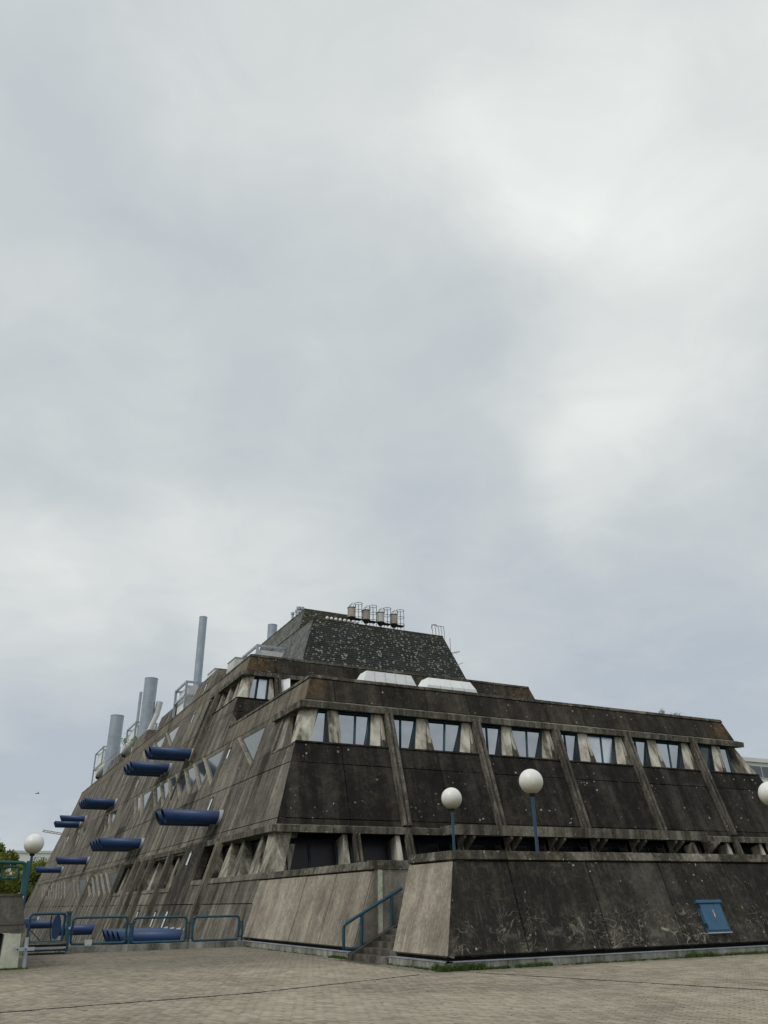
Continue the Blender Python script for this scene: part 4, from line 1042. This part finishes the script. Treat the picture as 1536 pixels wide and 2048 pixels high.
# meter hatch on the terrace wall
ht = thing('wall_hatch', 'blue metal hatch with a small red sticker on the dark terrace wall', 'hatch', (21.55, 20, .6))
def onT(u, z, d): return PT(u, z, d)
def slab(a, b_, z0_, z1_, d0_, d1_): return MB().prism([onT(a, z0_, d0_), onT(b_, z0_, d0_), onT(b_, z1_, d0_), onT(a, z1_, d0_)], [onT(a, z0_, d1_), onT(b_, z0_, d1_), onT(b_, z1_, d1_), onT(a, z1_, d1_)])
slab(21.03, 22.05, .59, 1.40, .045, -.01).build('frame', M['rail'], ht)
hatchm = simple('blue_hatch_paint', (.035, .115, .215), .45, 0, .15, 3.0, dirt=(.03, .08, .13)); 
slab(21.10, 21.98, .66, 1.36, .065, .02).build('door', hatchm, ht)
slab(21.00, 22.08, 1.40, 1.48, .10, -.01).build('rain_strip', hatchm, ht)
slab(21.03, 22.05, .565, .592, .08, -.01).build('drip_edge', M['galv'], ht)
for z in (.74, 1.28): slab(21.05, 21.12, z, z+.10, .085, .03).build('hinge', M['iron'], ht)
slab(21.58, 21.62, 1.00, 1.21, .069, .064).build('sticker', M['red'], ht)
slab(21.588, 21.612, 1.02, 1.09, .0705, .0692).build('sticker_print', M['sign'], ht)

# ------------------------------------------------------------------ lamps
def lamp(x, y, zg, zb, label, r=.375):
    t = thing('globe_lamp', label, 'lamp post', (x, y, zb), 'globe lamps on blue poles')
    bm = bmesh.new(); bmesh.ops.create_uvsphere(bm, u_segments=40, v_segments=24, radius=r); me = bpy.data.meshes.new('globe'); bm.to_mesh(me); bm.free()
    me.materials.append(M['globe']); me.polygons.foreach_set('use_smooth', [True]*len(me.polygons))
    o = bpy.data.objects.new('globe', me); o.location = (0, 0, zg-zb); ln(o, t)
    MB().tube([(x, y, zb), (x, y, zg-r-.04)], .052, 14).build('pole', M['pole'], t)
    MB().tube([(x, y, zg-r-.07), (x, y, zg-r+.05)], .085, 16, .12).build('holder', M['iron'], t)
    MB().tube([(x, y, zb), (x, y, zb+.05)], .12, 14).build('foot', M['iron'], t)
lamp(15.94, 26.12, 4.95, 1.86, 'smaller white globe lamp on a blue pole behind the corner of the terrace wall')
lamp(15.82, 21.1, 4.92, 1.86, 'larger white globe lamp on a blue pole behind the dark front of the terrace wall')
lamp(22.98, 18.15, 4.51, 0, 'white globe lamp cut by the right edge in front of the dark wall')
lamp(2.84, 36.78, 3.86, GROUND_Z, 'white globe lamp at the far left beside the trees')

# ------------------------------------------------------------------ railing along the drop
def rail_panel(x0, x1, y, z0, z1, label, mat='rail', r=.046):
    t = thing('railing_panel', label, 'railing', (x0, y, z0), 'blue tubular railing panels along the drop')
    c = [(x0, y, (z0+z1)/2), (x0, y, z1), (x1, y, z1), (x1, y, z0), (x0, y, z0), (x0, y, (z0+z1)/2)]
    MB().tube(arc(c, .14), r, 10).build('tube_frame', M[mat], t)
    return t
def posts(xs, y, zb, zt, par, mat='rail'):
    for x in xs: MB().box((x-.03, y-.02, zb), (x+.03, y+.04, zt)).build('post', M[mat], par)
p = rail_panel(9.34, 11.27, 36.02, .28, 1.14, 'blue tubular railing panel next to the leaning wall'); posts((11.44, 9.20), 36.03, .2, .95, p)
for z in (.36, .90): MB().box((11.27, 36.0, z), (11.45, 36.04, z+.05)).build('bracket', M['rail'], p)
p = rail_panel(6.94, 9.06, 36.02, .28, 1.15, 'blue tubular railing panel in front of the large blue pipes'); posts((6.85,), 36.03, .2, .95, p)
for z in (.36, .90): MB().box((9.06, 36.0, z), (9.34, 36.04, z+.05)).build('bracket', M['rail'], p)
p = rail_panel(4.66, 6.70, 36.02, .30, 1.20, 'blue tubular railing panel with a small white plate on its lower bar'); posts((4.52,), 36.03, .1, 1.1, p)
for z in (.38, .92): MB().box((6.70, 36.0, z), (6.94, 36.04, z+.05)).build('bracket', M['rail'], p)
MB().box((5.18, 35.97, .26), (5.45, 35.99, .44)).build('plate', M['sign'], p)
MB().box((5.20, 35.962, .18), (5.43, 35.98, .245)).build('plate', M['sign'], p)
# gate in front of the drop
gt = thing('blue_gate', 'blue tubular gate with a round plate and heavy end post left of the railing', 'gate', (3.0, 35.4, 0))
MB().tube(arc([(3.05, 35.6, .8), (3.05, 35.6, 1.36), (4.30, 35.7, 1.36), (4.30, 35.7, .42), (3.12, 35.6, .42), (3.05, 35.6, .8)], .14), .05, 10).build('tube_frame', M['rail'], gt)
MB().hexa([(4.42, 35.55, .1), (4.56, 35.55, .1), (4.56, 35.75, .1), (4.42, 35.75, .1), (4.36, 35.55, 1.40), (4.50, 35.55, 1.40), (4.50, 35.75, 1.40), (4.36, 35.75, 1.40)]).build('end_post', M['rail'], gt)
MB().hexa([(4.30, 35.5, 1.36), (4.50, 35.5, 1.36), (4.50, 35.8, 1.36), (4.30, 35.8, 1.36), (4.30, 35.5, 1.43), (4.52, 35.5, 1.43), (4.52, 35.8, 1.43), (4.30, 35.8, 1.43)]).build('post_cap', M['rail'], gt)
# oval plate
ov = [(4.05+.16*math.cos(a), 35.8, .90+.42*math.sin(a)) for a in [2*math.pi*k/24 for k in range(24)]]
MB().prism(ov, [(q[0], q[1]+.03, q[2]) for q in ov]).build('round_plate', M['blue'], gt)
MB().tube(arc([(3.82, 35.75, 1.3), (3.80, 35.75, .9), (3.92, 35.75, .45)], .3), .02, 8).build('bent_bar', M['iron'], gt)
MB().tube([(3.1, 35.7, .85), (3.55, 35.7, .45)], .02, 8).build('brace', M['rail'], gt)
MB().box((4.46, 35.5, .82), (4.53, 35.54, .90)).build('lock', M['galv'], gt)
bn = thing('scaffold_planks', 'stack of dark weathered boards lying under the blue gate', 'boards', (3.8, 35.6, 0))
for i, (z, dy, mt) in enumerate([(.0, 0, 'iron'), (.11, .12, 'rail'), (.20, 0, 'galv'), (.27, .1, 'iron'), (.36, .02, 'block_grey')]):
    MB().box((3.0, 35.45+dy, z), (4.45, 35.85+dy, z+.055)).build('board', M[mt], bn)

# ------------------------------------------------------------------ concrete block and rail at the left edge
bk = thing('ramp_wall', 'grey concrete wall end with a pale lower slab at the left edge', 'wall', (1.5, 28.5, 0))
MB().hexa([(-3, 28.3, .92), (2.36, 28.3, .92), (2.36, 34.5, .92), (-3, 34.5, .92), (-3, 28.3, 1.90), (2.12, 28.3, 1.90), (2.12, 34.5, 1.90), (-3, 34.5, 1.90)]).build('upper_slab', M['block_grey'], bk)
MB().box((-3, 28.27, 1.905), (2.15, 34.5, 1.96)).build('coping', M['cap'], bk)
MB().hexa([(-3, 28.34, 1.12), (2.28, 28.34, 1.12), (2.28, 28.4, 1.12), (-3, 28.4, 1.12), (-3, 28.28, 1.14), (2.30, 28.28, 1.14), (2.30, 28.4, 1.14), (-3, 28.4, 1.14)]).build('joint', M['iron'], bk)
MB().hexa([(1.80, 28.22, .0), (2.30, 28.22, .0), (2.30, 28.6, .0), (1.80, 28.6, .0), (1.80, 28.22, .90), (2.24, 28.22, .90), (2.24, 28.6, .90), (1.80, 28.6, .90)]).build('pale_slab', M['block_pale'], bk)
MB().box((-3, 28.45, 0), (1.78, 34, .90)).build('recess', M['core'], bk)
pg = thing('green_railing', 'dark green tubular railing on top of the concrete wall end', 'railing', (1.5, 28.6, 1.9))
MB().tube(arc([(-1.0, 28.5, 2.84), (2.05, 28.5, 2.82), (2.10, 28.5, 1.92)], .12), .05, 10).build('outer_rail', M['rail_green'], pg)
MB().tube(arc([(1.7, 28.55, 2.38), (1.45, 28.55, 2.38), (1.45, 28.55, 2.70), (1.90, 28.55, 2.70), (1.90, 28.55, 2.38), (1.6, 28.55, 2.38)], .08), .04, 10).build('inner_frame', M['rail_green'], pg)
MB().tube([(-.6, 28.55, 2.37), (1.38, 28.55, 2.37)], .04, 10).build('lower_rail', M['rail_green'], pg)
MB().tube([(1.33, 28.55, 1.92), (1.33, 28.55, 2.82)], .045, 10).build('post', M['rail_green'], pg)
MB().hexa([(2.04, 28.35, 1.93), (2.16, 28.35, 1.93), (2.16, 28.5, 1.93), (2.04, 28.5, 1.93), (2.08, 28.35, 2.86), (2.20, 28.35, 2.86), (2.20, 28.5, 2.86), (2.08, 28.5, 2.86)]).build('end_post', M['rail_green'], pg)
fp = thing('fence_clamp_post', 'grey site fence post held to the pale slab by a steel clamp', 'fence post', (2.45, 28.15, 0))
MB().tube([(2.47, 28.15, 0), (2.42, 28.15, .80)], .055, 12).build('post', M['galv'], fp)
MB().box((2.10, 28.05, .46), (2.66, 28.10, .55)).build('clamp', M['galv'], fp)
for x in (2.20, 2.42): MB().tube([(x, 28.03, .505), (x, 28.12, .505)], .02, 8).build('bolt', M['iron'], fp)

# ------------------------------------------------------------------ vegetation
def leaf_cloud(n, fn, size, rnd):
    V = []; F = []
    for _ in range(n):
        p, s = fn(); s *= size*rnd.uniform(.6, 1.3)
        a = Vector((rnd.gauss(0, 1), rnd.gauss(0, 1), rnd.gauss(0, 1))).normalized(); b_ = a.orthogonal().normalized(); c = a.cross(b_)
        k = len(V); V += [tuple(p+b_*s), tuple(p+c*s*.6), tuple(p-b_*s), tuple(p-c*s*.6)]; F.append((k, k+1, k+2, k+3))
    return V, F
def tree(x, y, h, r, label, seed, mat='leaf', n=7000, size=.16, z0=GROUND_Z, sparse=0.0):
    rnd = random.Random(seed); t = thing('leafy_tree', label, 'tree', (x, y, z0), 'trees beyond the building')
    top = z0+h
    tr = MB(); tr.tube([(x, y, z0), (x+.1, y, z0+h*.3), (x-.1, y+.1, z0+h*.62)], .30, 8, .14)
    tr.build('trunk', M['bark'], t)
    lb = MB(); clumps = []
    for i in range(26):
        a = rnd.uniform(0, 6.28); el = rnd.uniform(-.25, 1.1); rr = r*rnd.uniform(.35, .95)
        c = Vector((x+math.cos(a)*math.cos(el)*rr, y+math.sin(a)*math.cos(el)*rr, z0+h*.60+math.sin(el)*rr*(h*.36/r)))
        lb.tube([(x, y, z0+h*rnd.uniform(.28, .55)), tuple((Vector((x, y, z0+h*.55))+c)/2+Vector((0, 0, .1))), tuple(c)], .09, 5, .02)
        clumps.append((c, r*rnd.uniform(.18, .36)))
    lb.build('limbs', M['bark'], t)
    def fn():
        c, cr = rnd.choice(clumps); d = Vector((rnd.gauss(0, 1), rnd.gauss(0, 1), rnd.gauss(0, .8))); d = d.normalized()*cr*rnd.random()**.4
        return c+d, 1.0
    V, F = leaf_cloud(n, fn, size, rnd)
    mesh('crown', V, F, M[mat], t, fix=False)
tree(2.6, 105, 13.4, 4.2, 'green leafy tree behind the green railing at the left edge', 1, n=11000, size=.20)
tree(13.5, 170, 14.5, 4.2, 'green leafy tree behind the leftmost globe lamp', 2, 'leaf', n=8000, size=.19)
tree(-2.5, 92, 13.0, 4.5, 'broad green tree cut off by the left edge', 5, n=9000, size=.2)
tree(16.5, 172, 14.0, 4.5, 'pale spring tree rising past the far end of the building', 3, 'leaf2', n=7000, size=.22)
tree(8.5, 158, 12.0, 4.0, 'low loose tree beyond the farthest blue pipe', 4, 'leaf2', n=7000, size=.22)
tree(58.5, 43, 10.6, 2.6, 'tree just showing behind the right end of the building', 6, 'leaf', n=5000, size=.14)
tree(47, 160, 9, 3, 'hidden tree behind the long building', 8, n=500) if False else None
def tuft(V, F, x, y, z, h, rnd):
    for _ in range(rnd.randint(5, 9)):
        a = rnd.uniform(0, 6.28); w = rnd.uniform(.006, .014); hh = h*rnd.uniform(.4, 1.2); lx, ly = rnd.gauss(0, .35)*hh, rnd.gauss(0, .35)*hh
        bx_, by_ = x+rnd.gauss(0, .03), y+rnd.gauss(0, .03); dx, dy = math.cos(a)*w, math.sin(a)*w; k = len(V)
        V += [(bx_-dx, by_-dy, z), (bx_+dx, by_+dy, z), (bx_+lx*.5+dx*.7, by_+ly*.5+dy*.7, z+hh*.6), (bx_+lx, by_+ly, z+hh*.95), (bx_+lx*.5-dx*.7, by_+ly*.5-dy*.7, z+hh*.6)]
        F.append((k, k+1, k+2, k+3, k+4))
rnd = random.Random(11); V = []; F = []
for x0, x1, d, h in [(11.45, 12.75, 150, .17), (12.75, 13.6, 60, .08), (13.7, 14.9, 70, .11), (15.2, 20, 150, .05), (20, 24, 190, .09), (19.7, 20.9, 60, .16)]:
    for _ in range(d): tuft(V, F, rnd.uniform(x0, x1), T0-.03-abs(rnd.gauss(0, .07)), 0, h*rnd.uniform(.5, 1.1), rnd)
for y0, y1, d, h in [(19.6, 20.2, 60, .16), (20.2, 22.8, 50, .06), (25.7, 26.9, 90, .09), (27, 36, 90, .04)]:
    for _ in range(d): tuft(V, F, X0-.06-abs(rnd.gauss(0, .06)), rnd.uniform(y0, y1), 0, h*rnd.uniform(.5, 1.1), rnd)
for _ in range(160): tuft(V, F, rnd.uniform(.6, 2.6), 28.15-abs(rnd.gauss(0, .12)), 0, .05, rnd)
o = mesh('grass', V, F, M['grass'], fix=False, kind='stuff')
o['label'] = 'short grass growing along the foot of the terrace wall'; o['category'] = 'grass'
def weed(x, y, z, s, label, seed):
    rnd = random.Random(seed); t = thing('roof_weed', label, 'weed', (x, y, z), 'weeds growing on the roofs')
    mb = MB(); tips = []
    for _ in range(9):
        e = Vector((x+rnd.gauss(0, .35)*s, y+rnd.gauss(0, .3)*s, z+rnd.uniform(.5, 1.0)*s)); mb.tube([(x+rnd.gauss(0, .15)*s, y, z), tuple(e)], .012, 4); tips.append(e)
    mb.build('stems', M['bark'], t)
    V, F = leaf_cloud(260, lambda: (rnd.choice(tips)+Vector((rnd.gauss(0, .13)*s, rnd.gauss(0, .13)*s, rnd.gauss(0, .14)*s)), 1.0), .055*s, rnd)
    mesh('leaves', V, F, M['leaf'], t, fix=False)
weed(43.2, 41.5, 12.86, .62, 'sprig of weeds on the lower roof edge, left of a pair near its right end', 21)
weed(44.4, 41.5, 12.86, .5, 'smaller sprig of weeds on the lower roof edge, right of a pair', 22)
weed(17.9, 106.6, 18.9, 1.9, 'bushy weed growing on the roof beside the pale duct frames', 23)
weed(47.9, 39.4, 9.05, .6, 'small weed at the right end of the window sill', 24)

# ------------------------------------------------------------------ far things
wb = thing('white_building', 'white building with dark windows beyond the right end of the roof', 'building', (96, 80, GROUND_Z))
MB().box((88, 80, GROUND_Z), (140, 95, 18.6)).build('wall', M['whitewall'], wb)
MB().box((87.7, 79.7, 18.61), (140.3, 95.3, 19.15)).build('roof_edge', M['whitewall'], wb)
for fl_ in range(4):
    for i in range(10):
        a = 93.0+4.9*(i-1); z0_ = 16.55-4.1*fl_; w_ = 4.1
        if z0_ < 0: break
        o = MB().box((a-.08, 79.93, z0_-.08), (a+w_+.08, 79.99, z0_+1.62)).build('window', M['sign'], wb)
        MB().box((a+.04, 79.90, z0_+.05), (a+w_*.6-.1, 79.925, z0_+1.50)).build('pane', M['winglass_far'], o)
        MB().box((a+w_*.6+.1, 79.90, z0_+.05), (a+w_-.04, 79.925, z0_+1.50)).build('pane', M['winglass_far'], o)
fb = thing('pale_building', 'low pale building seen behind the trees at the far left', 'building', (22, 205, GROUND_Z))
MB().box((10, 205, GROUND_Z), (34, 225, 12.3)).build('wall', M['whitewall'], fb)
MB().box((9.8, 204.8, 12.31), (34.2, 225.2, 12.8)).build('roof_edge', M['sign'], fb)
for i in range(5): 
    o = MB().box((12+4.2*i, 204.92, 8.6), (14.4+4.2*i, 204.98, 10.2)).build('window', M['winglass_far'], fb)
cr_ = thing('tower_crane', 'distant orange crane jib reaching out behind the building', 'crane', (70, 463, GROUND_Z))
A = Vector((33.5, 400, 31.2)); B_ = Vector((70, 463, 31.4)); mb = MB()
dv = (B_-A)/22
for i in range(22):
    p0 = A+dv*i; p1 = A+dv*(i+1)
    for off in ((0, 0, .0), (0, 0, .7)): mb.tube([p0+Vector(off), p1+Vector(off)], .14, 4)
    mb.tube([p0, p1+Vector((0, 0, .7))], .08, 4)
mb.build('jib', M['orange'], cr_)
MB().box((69, 462, GROUND_Z), (71, 464, 33)).build('mast', M['orange'], cr_)
bd = thing('bird', 'tiny dark bird flying in the sky left of the building', 'bird', (7.2, 100, 12.9))
mb = MB(); mb.tube([(7.0, 100, 12.9), (7.2, 100, 12.94), (7.4, 100, 12.9)], .05, 6, .03); mb.build('body', M['bird'], bd)
mesh('wings', [(7.2, 99.9, 12.95), (7.32, 99.9, 12.95), (7.25, 99.5, 13.08), (7.2, 100.1, 12.95), (7.32, 100.1, 12.95), (7.25, 100.5, 13.08), (7.26, 99.9, 12.93), (7.26, 100.1, 12.93)], [(0, 1, 2), (0, 2, 6), (1, 2, 6), (3, 4, 5), (3, 5, 7), (4, 5, 7)], M['bird'], bd)
